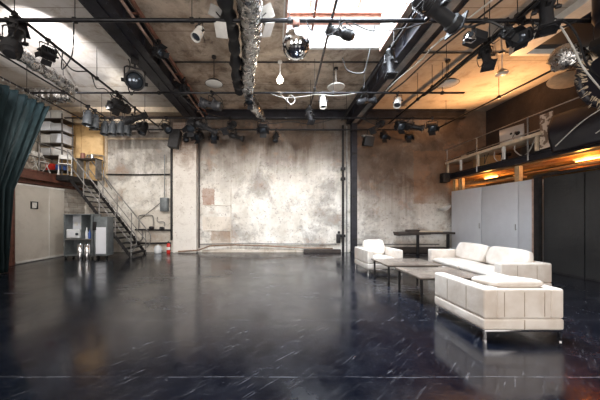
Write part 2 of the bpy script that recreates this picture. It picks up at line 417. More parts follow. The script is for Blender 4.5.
# cross joints of the ceiling (conduits)
for yy, x0, x1 in ((8.05, -3.2, 3.2), (7.6, 3.9, 9.5)):
    tag(obj('ceiling_conduit', sweep(N(), [(x0, yy, 6.375), ((x0+x1)/2, yy, 6.37), (x1, yy, 6.375)], .02, 6), 'dark'),
        'thin dark conduit crossing the %s' % ('brown middle ceiling' if x0 < 0 else 'orange right hand ceiling'), 'conduit')
# blacked-out roof light on the right
b = N(); bb(b, (6.75, 3, 6.22), (7.15, 7.5, ZC)); bb(b, (7.15, 7.4, 6.22), (8.9, 7.5, ZC)); bb(b, (8.8, 3, 6.22), (8.9, 7.4, ZC))
struct('trim_4', b, 'white', 'pale frame round the blacked-out roof light')
bm_ = N(); bb(bm_, (7.15, 3, 6.36), (8.8, 7.4, ZC-.002))
for yy in (4.2, 5.2, 6.2): bb(bm_, (7.15, yy, 6.30), (8.8, yy+.06, 6.36))
struct('window_2', bm_, 'drape', 'roof light blacked out on the right')

# ---- girders
def girder(x0, x1, ztop, zb, label, mats, flip):
    t = thing('ceiling_girder', label, 'beam', ((x0+x1)/2, 0, zb))
    w = x1-x0; h = ztop-zb; y0, y1 = YF+.1, D-.02
    b = N()
    bb(b, (-w/2, y0, 0), (w/2, y1, .05)); bb(b, (-w/2, y0, h-.05), (w/2, y1, h))
    bb(b, (-w/2+.06, y0, .05), (-w/2+.10, y1, h-.05)); bb(b, (w/2-.10, y0, .05), (w/2-.06, y1, h-.05))
    for k in range(14):
        yy = .6+k*.85; s = 1 if flip > 0 else -1
        box(b, (s*(w/2-.03), yy, h/2), (.06, .02, h-.1))
    obj('girder_body', b, mats[0], t, smooth=False)
    b = N()
    for k in range(46):
        for s in (-1, 1):
            lathe(b, [(.0, -.018), (.014, -.014), (.02, 0)], 6, Matrix.Translation((s*(w/2-.06), .4+k*.25, 0)))
    r = obj('rivet_row', b, mats[0], t); r['kind'] = 'stuff'
    b = N(); bb(b, (flip*(-.02)-w*.16, y0, -.03), (flip*(-.02)+w*.16, y1, -.002)); obj('bottom_plate', b, mats[1], t, smooth=False)
    return t
girder(-3.85, -3.27, ZC, 5.80, 'long dark riveted steel girder under the left ceiling', ('girder', 'girder'), 1)
girder(3.22, 3.80, ZC, 5.80, 'long dark steel girder with a pale underside, right of the skylight', ('girder', 'girder_grey'), -1)
for xx, zz, r, m_, lb in ((-3.16, 6.02, .035, 'pinkpaint', 'pale pink pipe running beside the left girder'), (-3.06, 6.2, .05, 'copper', 'red-brown pipe running along the left girder')):
    b = N(); cyl(b, (xx, -2, zz), (xx, 11.75, zz), r, 10)
    for k in range(9): bb(b, (-3.27, .9+k*1.25, zz-.02), (xx, .94+k*1.25, zz+.02))
    tag(obj('service_pipe', b, m_), lb, 'pipe')
# beam across the head of the back wall
b = N(); bb(b, (-3.2, 11.55, 6.02), (8.5, 11.82, 6.07)); bb(b, (-3.2, 11.66, 6.07), (8.5, 11.72, 6.33)); bb(b, (-3.2, 11.55, 6.33), (8.5, 11.82, 6.38))
tag(obj('wall_head_beam', b, 'girder', smooth=False), 'dark horizontal steel beam at the head of the back wall', 'beam')
b = N(); bb(b, (-9.7, 11.5, 5.75), (-4.75, 11.735, 5.92)); bb(b, (-9.7, 11.3, 6.16), (-3.9, 11.735, 6.38))
tag(obj('timber_lintel', b, 'ledge', smooth=False), 'pale timber lintel at the head of the wall over the staircase', 'beam')

# ---- back wall fittings
t = thing('brick_pillar', 'whitewashed brick pillar against the back wall', 'pillar', (-4.03, 11.7, 0))
obj('pillar_shaft', bb(N(), (-.52, -.12, 0), (.52, .125, 5.8), .012), 'brick', t, smooth=False)
t = thing('steel_column', 'slim dark steel column on the back wall under the right girder', 'column', (3.53, 11.66, 0))
b = N(); bb(b, (-.14, -.14, 0), (.14, .16, .03)); bb(b, (-.12, -.12, .03), (.12, -.09, 5.78)); bb(b, (-.12, .09, .03), (.12, .12, 5.78)); bb(b, (-.02, -.09, .03), (.02, .09, 5.78))
obj('column_shaft', b, 'girder', t, smooth=False)
b = N()
for k in range(3): box(b, (0, -.13, .6+k*1.9), (.2, .02, .1))
obj('cleat', b, 'dark', t)
def wallpipe(pts, r, mat, label, cat='pipe', clips=(), name='wall_pipe', collars=()):
    b = N(); sweep(b, pts, r, 8)
    for c in collars:
        box(b, c, (r*3.4, r*3.4, r*2.2), bev=.005)
    for c in clips:
        box(b, (c[0], (c[1]+D)/2, c[2]), (.05, D-c[1], .03))
    return tag(obj(name, b, mat), label, cat)
wallpipe([(3.05, 11.66, .0), (3.05, 11.66, 3), (3.05, 11.66, 5.7)], .055, 'dark', 'thick dark riser pipe just left of the steel column',
         clips=[(3.05, 11.66, z) for z in (1.2, 3.6, 5.0)], collars=[(3.05, 11.66, z) for z in (.75, 3.3, 3.75)])
wallpipe([(3.24, 11.74, .0), (3.24, 11.74, 2.9), (3.24, 11.74, 5.7)], .03, 'pipegrey', 'thin grey riser pipe between thick riser and steel column',
         clips=[(3.24, 11.74, z) for z in (.9, 2.6, 4.6)])
b = N(); box(b, (2.86, 11.74, .62), (.16, .18, .4), bev=.02); box(b, (2.86, 11.64, .9), (.1, .05, .12), bev=.01)
tag(obj('junction_box', b, 'dark'), 'small dark junction box at the foot of the riser pipes', 'box')
wallpipe([(-4.66, 11.7, .55), (-4.66, 11.7, 3), (-4.66, 11.7, 5.6)], .05, 'dark', 'dark riser pipe on the left edge of the brick pillar',
         clips=[(-4.66, 11.7, z) for z in (1.2, 3.2, 5)])
wallpipe([(-3.42, 11.72, .2), (-3.42, 11.72, 3), (-3.42, 11.72, 5.7)], .035, 'darkwood', 'dark stained conduit on the right edge of brick pillar',
         clips=[(-3.42, 11.72, z) for z in (1, 3, 5)])
wallpipe([(-7.6, 11.74, 3.52), (-6, 11.74, 3.50), (-4.75, 11.74, 3.52)], .03, 'dark', 'dark horizontal conduit across the wall above the staircase',
         clips=[(-7, 11.74, 3.5), (-5.2, 11.74, 3.5)])
wallpipe([(-3.4, 11.74, .36), (-1.2, 11.74, .40), (0, 11.74, .38), (2.78, 11.74, .37)], .022, 'pipegrey', 'thin grey pipe along the foot of the middle back wall',
         clips=[(-2.4, 11.74, .38), (-.8, 11.74, .39), (1.2, 11.74, .38)])
wallpipe([(-4.3, 11.55, .06), (-3.4, 11.55, .12), (-2.9, 11.6, .30), (-1.8, 11.68, .34), (-.2, 11.7, .28), (1.2, 11.7, .2), (2.6, 11.7, .18)], .03, 'piperust', 'rusty sagging pipe rising from the floor by the brick pillar')
wallpipe([(3.7, 11.72, .36), (6, 11.72, .36), (7.4, 11.72, .36)], .025, 'pipegrey', 'thin pipe low on the wall behind the armchair', clips=[(5, 11.72, .36)])
b = N(); bb(b, (1.3, 11.6, .0), (2.95, 11.82, .14), .01); tag(obj('low_duct', b, 'darkwood'), 'low dark boxed duct on the floor left of the riser pipes', 'duct')
b = N(); bb(b, (3.75, 11.62, 0), (7.7, 11.82, .24), .01); tag(obj('low_duct', b, 'darkwood'), 'long low dark boxed duct along the wall behind the armchair', 'duct')
b = N(); bb(b, (-3.3, 11.76, 0), (1.25, 11.828, .10)); struct('baseboard_back', b, 'leftwall')
# pipework between stair and pillar
for pts, lb in (([(-6.3, 11.72, 1.02), (-5.6, 11.72, 1.02), (-4.72, 11.72, 1.0)], 'horizontal black pipe at waist height left of brick pillar'),
                ([(-6.6, 11.74, .42), (-5.6, 11.74, .40), (-4.7, 11.74, .42)], 'lower horizontal black pipe left of the brick pillar')):
    wallpipe(pts, .04, 'dark', lb, clips=[(-5.9, 11.72, pts[1][2]), (-5.1, 11.72, pts[1][2])])
wallpipe(catmull([(-6.15, 11.74, 1.0), (-6.15, 11.74, 1.5), (-6.1, 11.74, 1.66), (-5.6, 11.74, 1.68), (-5.5, 11.74, 1.5), (-5.5, 11.74, 1.02)], 5), .022, 'pipegrey', 'grey pipe loop above the waist-high pipe by the stairs')
wallpipe(catmull([(-5.0, 11.74, 1.0), (-5.0, 11.74, 1.35), (-5.3, 11.74, 1.38), (-5.3, 11.74, 1.6)], 5), .02, 'pipegrey', 'small grey bent pipe below the switch box')
wallpipe(catmull([(-6.0, 11.74, .98), (-6.0, 11.74, .6), (-6.2, 11.74, .44)], 5), .03, 'pipegrey', 'bent grey pipe linking the two black pipes')
wallpipe([(-5.05, 11.77, 2.35), (-5.6, 11.77, 1.9), (-6.1, 11.77, 1.5)], .012, 'cable', 'thin cable slanting down from the switch box', 'cable')
def valve(x, z, lb):
    t = thing('pipe_valve', lb, 'valve', (x, 11.7, z))
    obj('valve_body', lathe(N(), [(0, -.09), (.06, -.08), (.075, -.02), (.075, .02), (.06, .08), (0, .09)], 12, Matrix.Rotation(PI/2, 4, 'Y')), 'dark', t)
    b = N(); sweep(b, [(.07*math.cos(a*PI/6), -.12, .07*math.sin(a*PI/6)) for a in range(13)], .01, 6); cyl(b, (0, -.12, 0), (0, 0, 0), .012, 6); box(b, (0, -.12, 0), (.13, .01, .012))
    obj('handwheel', b, 'dark', t)
valve(-5.55, 1.10, 'dark valve on the waist-high pipe, nearer the stairs')
valve(-5.08, 1.08, 'dark valve on the waist-high pipe, nearer the brick pillar')
b = N(); box(b, (-4.98, 11.72, 2.15), (.34, .2, .62), bev=.02); box(b, (-4.98, 11.61, 2.15), (.26, .02, .5), bev=.01); cyl(b, (-4.98, 11.72, 2.46), (-4.98, 11.72, 4.4), .02, 8); box(b, (-4.86, 11.6, 2.15), (.03, .03, .1))
tag(obj('switch_box', b, 'grey'), 'grey-green electrical switch box beside the brick pillar', 'box')
# patch panels on plaster right of pillar
b = N(); bb(b, (-3.2, 11.79, 2.1), (-2.0, 11.828, 2.14)); bb(b, (-2.02, 11.79, .1), (-1.98, 11.828, 2.9)); bb(b, (-3.2, 11.79, .95), (-2.0, 11.828, .98))
struct('trim_5', b, 'leftwall')
# fire extinguisher
t = thing('fire_extinguisher', 'red fire extinguisher standing at the foot of the brick pillar', 'fire extinguisher', (-4.68, 11.42, 0))
obj('cylinder', lathe(N(), [(0, 0), (.085, 0), (.095, .02), (.095, .40), (.07, .47), (.03, .50), (0, .5)], 16), 'red', t)
b = N(); cyl(b, (0, 0, .49), (0, 0, .56), .022, 8); box(b, (0, -.03, .57), (.03, .12, .02), (.2, 0, 0)); obj('valve_head', b, 'dark', t)
obj('hose', sweep(N(), catmull([(0, -.02, .53), (.11, -.03, .45), (.125, -.02, .25), (.115, -.02, .12)], 5), .012, 6), 'cable', t)
t.scale = (.85, .85, .9); obj('label_band', lathe(N(), [(.0955, .17), (.097, .175), (.097, .30), (.0955, .305)], 16), 'white', t)
t = thing('plastic_canister', 'round white plastic canister on the floor left of fire extinguisher', 'canister', (-5.15, 11.45, 0))
obj('body', lathe(N(), [(0, 0), (.13, 0), (.16, .05), (.17, .2), (.12, .32), (.05, .34), (0, .34)], 16), 'plasticw', t)
obj('cap', lathe(N(), [(.045, .34), (.045, .38), (0, .38)], 10), 'white', t)

# ================================================================ LEFT SIDE
XP = -8.62
struct('wall_left', bb(N(), (-9.8, 10.62, 0), (-8.66, 11.83, 2.76)), 'block', 'grey block wall under the left gallery')
t = thing('sliding_partition', 'large beige sliding wall panel under the left gallery', 'partition', (XP, 9.6, 0))
obj('board', bb(N(), (-.05, -1.0, .03), (.03, 1.0, 2.72), .006), 'panel', t)
b = N(); bb(b, (.03, -1.0, .03), (.05, 1.0, .09)); bb(b, (.03, -1.0, 2.66), (.05, 1.0, 2.72)); bb(b, (.03, .28, .09), (.036, .30, 2.66)); obj('edge_strip', b, 'white', t)
b = N(); bb(b, (-.06, -1.04, -0.0), (.06, 1.0, .028)); obj('floor_track', b, 'steel', t)
t = thing('framed_notice', 'small dark framed notice on the beige sliding panel', 'sign', (XP+.034, 9.27, 2.0))
b = N(); bb(b, (0, -.14, -.13), (.02, .14, -.10)); bb(b, (0, -.14, .10), (.02, .14, .13)); bb(b, (0, -.14, -.1), (.02, -.10, .1)); bb(b, (0, .1, -.1), (.02, .14, .1)); obj('frame', b, 'black', t)
obj('sheet', bb(N(), (0, -.1, -.1), (.008, .1, .1)), 'paper', t)
b = N(); bb(b, (XP-.1, 8.42, 0), (XP+.08, 8.54, 2.9), .008); tag(obj('door_post', b, 'redbrown'), 'red-brown timber post at the end of the beige panel', 'post')
b = N(); bb(b, (XP-.12, 8.05, 0), (XP-.04, 8.12, 2.9))
for k in range(5): bb(b, (XP-.5, 7.3, .3+k*.52), (XP-.04, 8.1, .34+k*.52))
bb(b, (XP-.5, 7.3, 0), (XP-.44, 8.1, 2.7)); tag(obj('storage_shelf', b, 'darkwood'), 'dark open shelving in the gap beside the curtain', 'shelf')
# gallery deck
t = thing('gallery_deck', 'left gallery platform with dark steel edge beam', 'platform', (-9.2, 8.5, 2.92))
obj('edge_beam', bb(bb(bb(N(), (.55, -6, 0), (.68, 3.3, .05)), (.6, -6, .05), (.64, 3.3, .28)), (.55, -6, .28), (.68, 3.3, .33)), 'redbrown', t, smooth=False)
obj('deck_board', bb(N(), (-.585, -6, .20), (.55, 3.29, .30)), 'darkwood', t, smooth=False)
b = N(); bb(b, (.69, 1.6, .1), (1.15, 3.3, .30), .01); obj('landing', b, 'dark', t)
b = N(); bb(b, (-.55, -1.0, -.14), (.5, 3.3, -.06)); bb(b, (.3, -.5, -.06), (.45, 3.3, 0)); obj('joist', b, 'redbrown', t, smooth=False)
# plywood on the back wall above the gallery
b = N(); bb(b, (-9.75, 11.74, 3.25), (-8.75, 11.828, 6.15)); bb(b, (-8.73, 11.74, 3.25), (-7.75, 11.828, 6.15)); tag(obj('plywood_boarding', b, 'plywood', smooth=False), 'orange plywood boarding on the back wall behind the left gallery', 'boarding')
# frame around the white plaster panel above the stairs
b = N(); bb(b, (-7.72, 11.78, 2.95), (-7.6, 11.828, 5.7)); bb(b, (-7.6, 11.76, 5.1), (-4.72, 11.828, 5.18)); struct('trim_6', b, 'ledge')
# staircase
t = thing('steel_staircase', 'steep dark steel staircase climbing to the left gallery', 'staircase', (-5.68, 10.84, 0))
TX, TZ, HY = -2.5, 3.2, .58
for s in (-1, 1):
    b = N(); L = math.hypot(TX, TZ); ang = math.atan2(TZ, -TX)
    box(b, (TX/2, s*HY, TZ/2), (L, .03, .11), (0, ang, 0)); obj('stringer', b, 'dark', t, smooth=False)
for k in range(15):
    f = (k+.6)/15.4
    b = N(); box(b, (TX*f, 0, TZ*f), (.24, 2*HY-.02, .03)); box(b, (TX*f+.12, 0, TZ*f-.01), (.015, 2*HY-.02, .05))
    obj('tread', b, 'dark', t, smooth=False)
for s in (-1, 1):
    b = N(); pts = []
    up = 1.0
    cyl(b, (.12, s*HY, up*.95), (TX, s*HY, TZ+up), .024, 8); cyl(b, (.05, s*HY, up*.5), (TX, s*HY, TZ+up*.52), .018, 8)
    sweep(b, catmull([(.12, s*HY, up*.95), (.2, s*HY, up*.8), (.2, s*HY, .5), (.05, s*HY, .25)], 5), .022, 8)
    for f in (0.0, .25, .5, .75, 1): cyl(b, (TX*f, s*HY, TZ*f), (TX*f, s*HY, TZ*f+up*(.96+.04*f)), .02, 8)
    obj('handrail', b, 'pipegrey', t)
# gallery railing
t = thing('gallery_railing', 'thin pale tube railing on the left gallery', 'railing', (-8.62, 9.0, 3.25))
b = N()
for zz in (.5, 1.05): cyl(b, (0, -3.5, zz), (0, 1.9, zz), .02, 8)
obj('rail', b, 'pipegrey', t)
for k in range(5): obj('rail_post', cyl(N(), (0, -3.4+k*1.3, 0), (0, -3.4+k*1.3, 1.05), .02, 8), 'pipegrey', t)
t = thing('landing_rail', 'bent pale rail hoop at the top of the staircase', 'railing', (-8.2, 11.55, 3.22))
obj('hoop', sweep(N(), catmull([(-.15, 0, 0), (-.15, 0, 1.0), (-.05, 0, 1.12), (.5, 0, 1.1), (.6, 0, .95), (.6, 0, .2), (.95, 0, -.4)], 6), .025, 8), 'pipegrey', t)
# shelving rack on the gallery
t = thing('shelving_rack', 'tall open metal rack of boxes on the left gallery', 'shelf', (-9.15, 10.9, 3.22))
for sx in (-.45, .45):
    for sy in (-.28, .28): obj('upright', bb(N(), (sx-.02, sy-.02, 0), (sx+.02, sy+.02, 2.6)), 'pipegrey', t, smooth=False)
SH = (.25, .85, 1.35, 1.85, 2.35)
for z in SH: obj('shelf_board', bb(N(), (-.5, -.32, z), (.5, .32, z+.045)), 'darkwood', t, smooth=False)
def crate(loc, s, mat, label, grp='storage boxes on the gallery rack'):
    c = thing('storage_box', label, 'box', loc, 0, grp)
    x, y, z = s
    b = N(); bb(b, (-x/2, -y/2, 0), (x/2, y/2, z*.85), .015); obj('tub', b, mat, c)
    obj('lid', bb(N(), (-x/2-.012, -y/2-.012, z*.85), (x/2+.012, y/2+.012, z), .008), mat, c)
k = 0
names = ['bottom', 'second', 'third', 'fourth', 'top']
for i, z in enumerate(SH[1:]):
    for j, (xx, sx) in enumerate(((-.26, .42), (.22, .46))):
        crate((-9.15+xx, 10.9-.02, 3.22+z+.045), (sx, .5, .30+.04*((i+j) % 3)), ('plasticw', 'white', 'plasticw')[(i+j) % 3],
              'pale plastic storage box on the %s rack shelf, %s one' % (names[i+1], ('left', 'right')[j]))
tag(obj('parcel', box(N(), (-9.3, 10.85, 3.22+.295+.14), (.3, .3, .28), bev=.01), 'red'), 'red box low on the gallery rack, left', 'box')
tag(obj('parcel', box(N(), (-8.9, 10.85, 3.22+.295+.12), (.28, .3, .24), bev=.01), 'blue'), 'blue box low on the gallery rack, right', 'box')
# two folding chairs on the gallery
def folding_chair(x, y, rz, lb):
    t = thing('folding_chair', lb, 'chair', (x, y, 3.22), rz, 'white frame chairs on the left gallery')
    for s in (-.2, .2):
        obj('leg', cyl(N(), (s, -.25, 0), (s, .18, .85), .014, 6), 'white', t)
        obj('leg', cyl(N(), (s, .25, 0), (s, -.18, .46), .014, 6), 'white', t)
    obj('seat', box(N(), (0, -.02, .45), (.4, .38, .03), bev=.01), 'white', t)
    obj('backrest', box(N(), (0, .17, .78), (.4, .02, .16), (.25, 0, 0), bev=.008), 'white', t)
folding_chair(-8.35, 10.35, .6, 'white framed chair at the top of the staircase')
folding_chair(-8.95, 9.9, 1.4, 'white framed chair behind the gallery railing')
t = thing('side_counter', 'cluttered small side counter beside the gallery rack', 'table', (-8.1, 11.35, 3.22))
obj('tabletop', bb(N(), (-.45, -.2, .85), (.45, .2, .9)), 'darkwood', t)
for s in (-.4, .4): obj('leg', bb(N(), (s-.02, -.18, 0), (s+.02, .18, .85)), 'pipegrey', t)
tag(obj('paint_can', cyl(N(), (-8.35, 11.3, 4.12), (-8.35, 11.3, 4.36), .09, 14), 'copper'), 'brown tin on the side counter, left one', 'can', 'tins on the side counter')
tag(obj('paint_can', cyl(N(), (-7.95, 11.3, 4.12), (-7.95, 11.3, 4.3), .08, 14), 'steel'), 'silver tin on the side counter, right one', 'can', 'tins on the side counter')

# metal cabinet under the stairs
t = thing('metal_cabinet', 'open blue-grey metal cabinet below the staircase', 'cabinet', (-7.31, 9.75, 0))
W, Hc, dp = .80, 1.66, .5
b = N(); bb(b, (-.62, 0, .12), (-.58, dp, Hc)); bb(b, (.42, 0, .12), (.46, dp, Hc)); bb(b, (-.62, 0, Hc), (.46, dp, Hc+.04)); bb(b, (-.62, dp-.03, .12), (.46, dp, Hc)); bb(b, (-.58, 0, .12), (.42, dp, .16))
obj('carcass', b, 'grey', t, smooth=False)
obj('shelf_board', bb(N(), (-.58, .0, .72), (.42, dp-.03, .76)), 'steel', t, smooth=False)
obj('divider', bb(N(), (.0, .05, .76), (.03, dp-.03, Hc)), 'grey', t, smooth=False)
obj('inner_panel', bb(N(), (-.58, dp-.10, .76), (0, dp-.04, Hc)), 'cab', t, smooth=False)
for sx in (-.58, .42):
    for sy in (.06, .44):
        w_ = obj('caster', cyl(N(), (sx-.02, sy, .05), (sx+.02, sy, .05), .05, 12), 'wheel', t)
        bb_ = N(); bb(bb_, (sx-.03, sy-.01, .05), (sx-.022, sy+.01, .13)); bb(bb_, (sx+.022, sy-.01, .05), (sx+.03, sy+.01, .13)); obj('fork', bb_, 'steel', w_)
b = N(); bb(b, (-.5, dp-.13, 1.25), (-.38, dp-.1, 1.38)); bb(b, (-.28, dp-.13, 1.25), (-.16, dp-.1, 1.38)); obj('switch_plate', b, 'white', t)
t = thing('sheet_metal_door', 'blue-grey sheet metal side cabinet leaning under the stairs', 'cabinet', (-6.83, 9.8, 0))
b = N(); bb(b, (.0, 0, .12), (.50, .4, 1.6), .01); obj('body', b, 'grey', t)
b = N(); box(b, (.28, -.02, .7), (.38, .012, 1.0), (0, .0, 0)); obj('door', b, 'cab', t)
b = N(); box(b, (.05, -.03, 1.25), (.12, .03, .32), bev=.01); obj('lock_box', b, 'dark', t)
for sx in (.08, .42): obj('caster', cyl(N(), (sx-.02, .1, .06), (sx+.02, .1, .06), .06, 12), 'wheel', t)
t = thing('projector_unit', 'white box-shaped projector on the metal cabinet shelf', 'projector', (-7.60, 9.96, .762))
obj('casing', bb(N(), (-.26, -.18, .02), (.24, .16, .36), .03, 3), 'plasticw', t)
obj('front_panel', bb(N(), (-.2, -.19, .08), (.1, -.181, .3)), 'cab', t); obj('lens', cyl(N(), (.16, -.22, .18), (.16, -.17, .18), .05, 14), 'lens', t)
for sx in (-.2, .2): obj('foot', cyl(N(), (sx, 0, 0), (sx, 0, .02), .02, 8), 'wheel', t)
for xx, hh, m_, lb in ((-7.2, .42, 'plasticw', 'pale bottle right of the white projector'), (-7.09, .34, 'blue', 'blue bottle in the metal cabinet'), (-6.97, .5, 'steel', 'tall silver flask in the metal cabinet, rightmost')):
    o = obj('bottle', lathe(N(), [(0, 0), (.05, 0), (.052, .02), (.052, hh*.6), (.02, hh*.78), (.018, hh), (0, hh)], 12), m_, loc=(xx, 9.95, .762)); tag(o, lb, 'bottle', 'bottles on the cabinet shelf')
for xx, lb in ((-7.12, 'shiny steel canister on the floor before the cabinet, left one'), (-6.86, 'shiny steel canister on the floor before the cabinet, right one')):
    t = thing('steel_canister', lb, 'canister', (xx, 9.5, 0), 0, 'steel canisters before the cabinet')
    obj('body', lathe(N(), [(0, 0), (.085, 0), (.09, .01), (.09, .55), (.06, .6), (0, .6)], 18), 'chrome', t)
    obj('cap', lathe(N(), [(.035, .6), (.035, .65), (0, .65)], 10), 'dark', t)

# curtain
def curtain():
    n, m = 110, 34; key = [(5.28, 8.68), (4.35, 8.28), (3.3, 7.85), (2.35, 7.46), (1.2, 7.40), (.03, 7.38)]
    bm = N(); V = []
    for j in range(m+1):
        tt = j/m; z = 5.30*(1-tt)+.03*tt
        for (za, ya), (zb, yb) in zip(key, key[1:]):
            if z >= zb-1e-6: break
        f = min(1, max(0, (za-z)/(za-zb))); yr = ya*(1-f)+yb*f
        y0 = 5.6+.25*tt
        row = []
        for i in range(n+1):
            s = i/n; y = y0+(yr-y0)*s
            ph = s*2*PI*11
            amp = .06+.07*tt
            x = -7.58+amp*math.sin(ph+.6*math.sin(3*tt))+.03*math.sin(ph*2.3+tt*2)
            y += .05*math.cos(ph)*(1-.5*tt)
            row.append(bm.verts.new((x, y, z-(.06*abs(math.sin(ph/2)) if j == 0 else 0))))
        V.append(row)
    for j in range(m):
        for i in range(n): bm.faces.new((V[j][i], V[j][i+1], V[j+1][i+1], V[j+1][i]))
    o = obj('cloth', bm, 'curtain'); md = o.modifiers.new('s', 'SOLIDIFY'); md.thickness = .012
    return o
t = thing('stage_curtain', 'dark teal velvet curtain gathered at the left edge', 'curtain', (0, 0, 0))
c = curtain(); c.parent = t
b = N()
for k in range(16):
    yy = 5.7+k*.19; sweep(b, [(-7.58+.04*math.cos(a*PI/5), yy, 5.40+.055*math.sin(a*PI/5)) for a in range(11)], .006, 5)
obj('curtain_ring_row', b, 'steel', t)['kind'] = 'stuff'

# ================================================================ RIGHT SIDE
XC = 7.8
CB = [(11.5, 9.84, 'tall pale grey cabinet against the back wall corner'), (9.82, 8.35, 'tall pale grey cabinet in the middle of the row of three'), (8.33, 7.88, 'narrow pale grey cabinet next to the black boards')]
for ya, yb, lb in CB:
    t = thing('tall_cabinet', lb, 'cabinet', (XC, yb, 0), 0, 'pale grey cabinets under the right gallery')
    L = ya-yb
    obj('carcass', bb(N(), (.03, 0, 0), (.65, L, 2.72)), 'cab', t, smooth=False)
    d = obj('door', bb(N(), (0, .008, .05), (.028, L-.008, 2.72), .005), 'cab', t)
    if L > 1: obj('handle', bb(bb(N(), (-.03, .05, 1.15), (-.018, .075, 1.35)), (-.02, .05, 1.16), (.0, .075, 1.19)), 'steel', d)
t = thing('doorway_post', 'dark post between the pale cabinets and black boards', 'post', (7.8, 7.72, 0))
obj('post', bb(N(), (-.05, -.07, 0), (.07, .07, 2.8)), 'dark', t, smooth=False); obj('pale_strip', bb(N(), (-.06, .07, 0), (.0, .12, 2.72)), 'pinkpaint', t, smooth=False)
for ya, yb, lb in ((7.6, 6.6, 'black lacquered wall board next to dark post'), (6.58, 5.0, 'black lacquered wall board at the right edge'), (4.98, 3.2, 'black lacquered wall board nearest the viewer')):
    t = thing('black_board', lb, 'panel', (XC+.05, yb, 0), 0, 'black boards under the right gallery')
    obj('board', bb(N(), (0, 0, .02), (.06, ya-yb, 2.72), .004), 'blackboard', t, smooth=False)
    obj('edge_strip', bb(N(), (-.006, 0, .0), (.0, ya-yb, .05)), 'dark', t, smooth=False)
t = thing('sliding_rail', 'dark steel rail along the top of the black boards', 'rail', (7.76, 3.2, 2.78))
obj('rail', bb(N(), (-.03, 0, -.03), (.03, 4.6, .03)), 'dark', t, smooth=False)
# gallery deck
t = thing('gallery_deck', 'right gallery platform with a dark steel edge beam', 'platform', (7.75, 3.0, 3.27))
obj('edge_beam', bb(bb(bb(N(), (0, 0, 0), (.14, 8.8, .04)), (.05, 0, .04), (.08, 8.8, .2)), (0, 0, .2), (.14, 8.8, .24)), 'girder', t, smooth=False)
obj('deck_board', bb(N(), (.14, 0, .10), (1.84, 8.8, .2)), 'beamtimber', t, smooth=False)
for k, (xx, zz) in enumerate(((.25, -.03), (.75, -.05), (1.3, -.04))): obj('joist', bb(N(), (xx, 0, zz), (xx+.12, 8.8, zz+.13)), 'beamtimber', t, smooth=False)
for yy, lb in ((8.35, 'yellow-lit timber stub under the deck, above the middle cabinet'), (11.3, 'yellow-lit timber stub under the deck by the back wall'), (10.9, 'second timber stub under the deck by the back wall')):
    tag(obj('timber_stub', bb(N(), (7.84, yy, 2.725), (7.96, yy+.16, 3.235)), 'wood'), lb, 'post')
for k, (y0, y1, z, x) in enumerate(((3.5, 7.6, 2.96, 8.2), (4.5, 9.6, 3.10, 8.9), (8.5, 11.4, 2.9, 8.1), (3.6, 7.8, 2.84, 8.45))):
    tag(obj('stored_plank', box(N(), (x, (y0+y1)/2, z), (.22, y1-y0, .05), (0, .1, .02*(k-1))), 'beamtimber'),
        ['long plank lying above the black boards, lit orange', 'upper plank stored under the gallery deck', 'plank stored on top of the pale cabinets', 'lowest plank stored behind the top rail'][k], 'plank', 'planks stored under the right gallery')
for yy, lb in ((5.2, 'warm tube lamp under the deck above the right edge boards'), (7.1, 'warm tube lamp under the deck by the dark post'), (10.3, 'warm tube lamp under the deck above the far cabinet')):
    t = thing('tube_lamp', lb, 'lamp', (8.56, yy, 3.178), 0, 'warm lamps under the right gallery')
    obj('tube', cyl(N(), (0, -.3, -.03), (0, .3, -.03), .02, 10), 'warmtube', t); obj('fitting', bb(N(), (-.04, -.34, 0), (.04, .34, .04)), 'white', t)
    point('tube_glow', (8.42, yy, 3.05), 42, (1, .42, .08), .1)
# gallery rail
t = thing('gallery_railing', 'thin steel railing along the right gallery', 'railing', (7.68, 3, 3.5))
for zz in (.62, 1.1): obj('rail', cyl(N(), (0, .2, zz), (0, 8.7, zz), .018, 8), 'steel', t)
for yy in (.4, 2.5, 4.9, 6.9, 8.6): obj('rail_post', cyl(N(), (0, yy, -.2), (0, yy, 1.1), .02, 8), 'steel', t)
# ledge desk
t = thing('gallery_counter', 'long pale wooden counter along the right gallery railing', 'desk', (7.58, 7.45, 3.47))
obj('worktop', bb(N(), (0, 0, .46), (.70, 4.15, .56), .01), 'ledge', t)
for k, yy in enumerate((.1, 1.2, 2.3, 3.2, 4.0)): obj('support', bb(N(), (.03, yy, .04), (.09, yy+.07, .5)), 'ledge' if k % 2 == 0 else 'white', t)
ZD = 3.47+.56
def loop(name, pts, r, mat, lb, cat='cable'): return tag(obj(name, sweep(N(), catmull(pts, 7), r, 6), mat), lb, cat)
t = thing('desktop_computer', 'aluminium desktop computer seen from behind on the gallery counter', 'computer', (8.05, 8.85, ZD), -PI/2+.28)
# local: screen plane XZ, back faces local -Y
obj('housing', box(N(), (0, 0, .36), (.72, .04, .50), (.06, 0, 0), bev=.015), 'alu', t)
b = N(); box(b, (0, .05, .07), (.2, .012, .2), (.5, 0, 0)); box(b, (0, .03, .006), (.22, .2, .012)); obj('stand', b, 'alu', t)
b = N(); lathe(b, [(0, -.004), (.032, -.004), (.036, 0), (.032, .004), (0, .004)], 16, Matrix.Translation((0, -.028, .38)) @ Matrix.Rotation(PI/2, 4, 'X'))
box(b, (.008, -.028, .43), (.012, .006, .03), (0, .6, 0)); obj('emblem', b, 'black', t)
t = thing('angle_lamp', 'small dark desk lamp before the aluminium computer', 'lamp', (7.86, 8.55, ZD))
obj('base', cyl(N(), (0, 0, 0), (0, 0, .02), .07, 12), 'black', t); obj('arm', sweep(N(), [(0, 0, .02), (.03, .08, .2), (0, -.05, .32)], .01, 6), 'black', t); obj('shade', cyl(N(), (0, -.04, .33), (0, -.13, .26), .025, 12, .07), 'black', t)
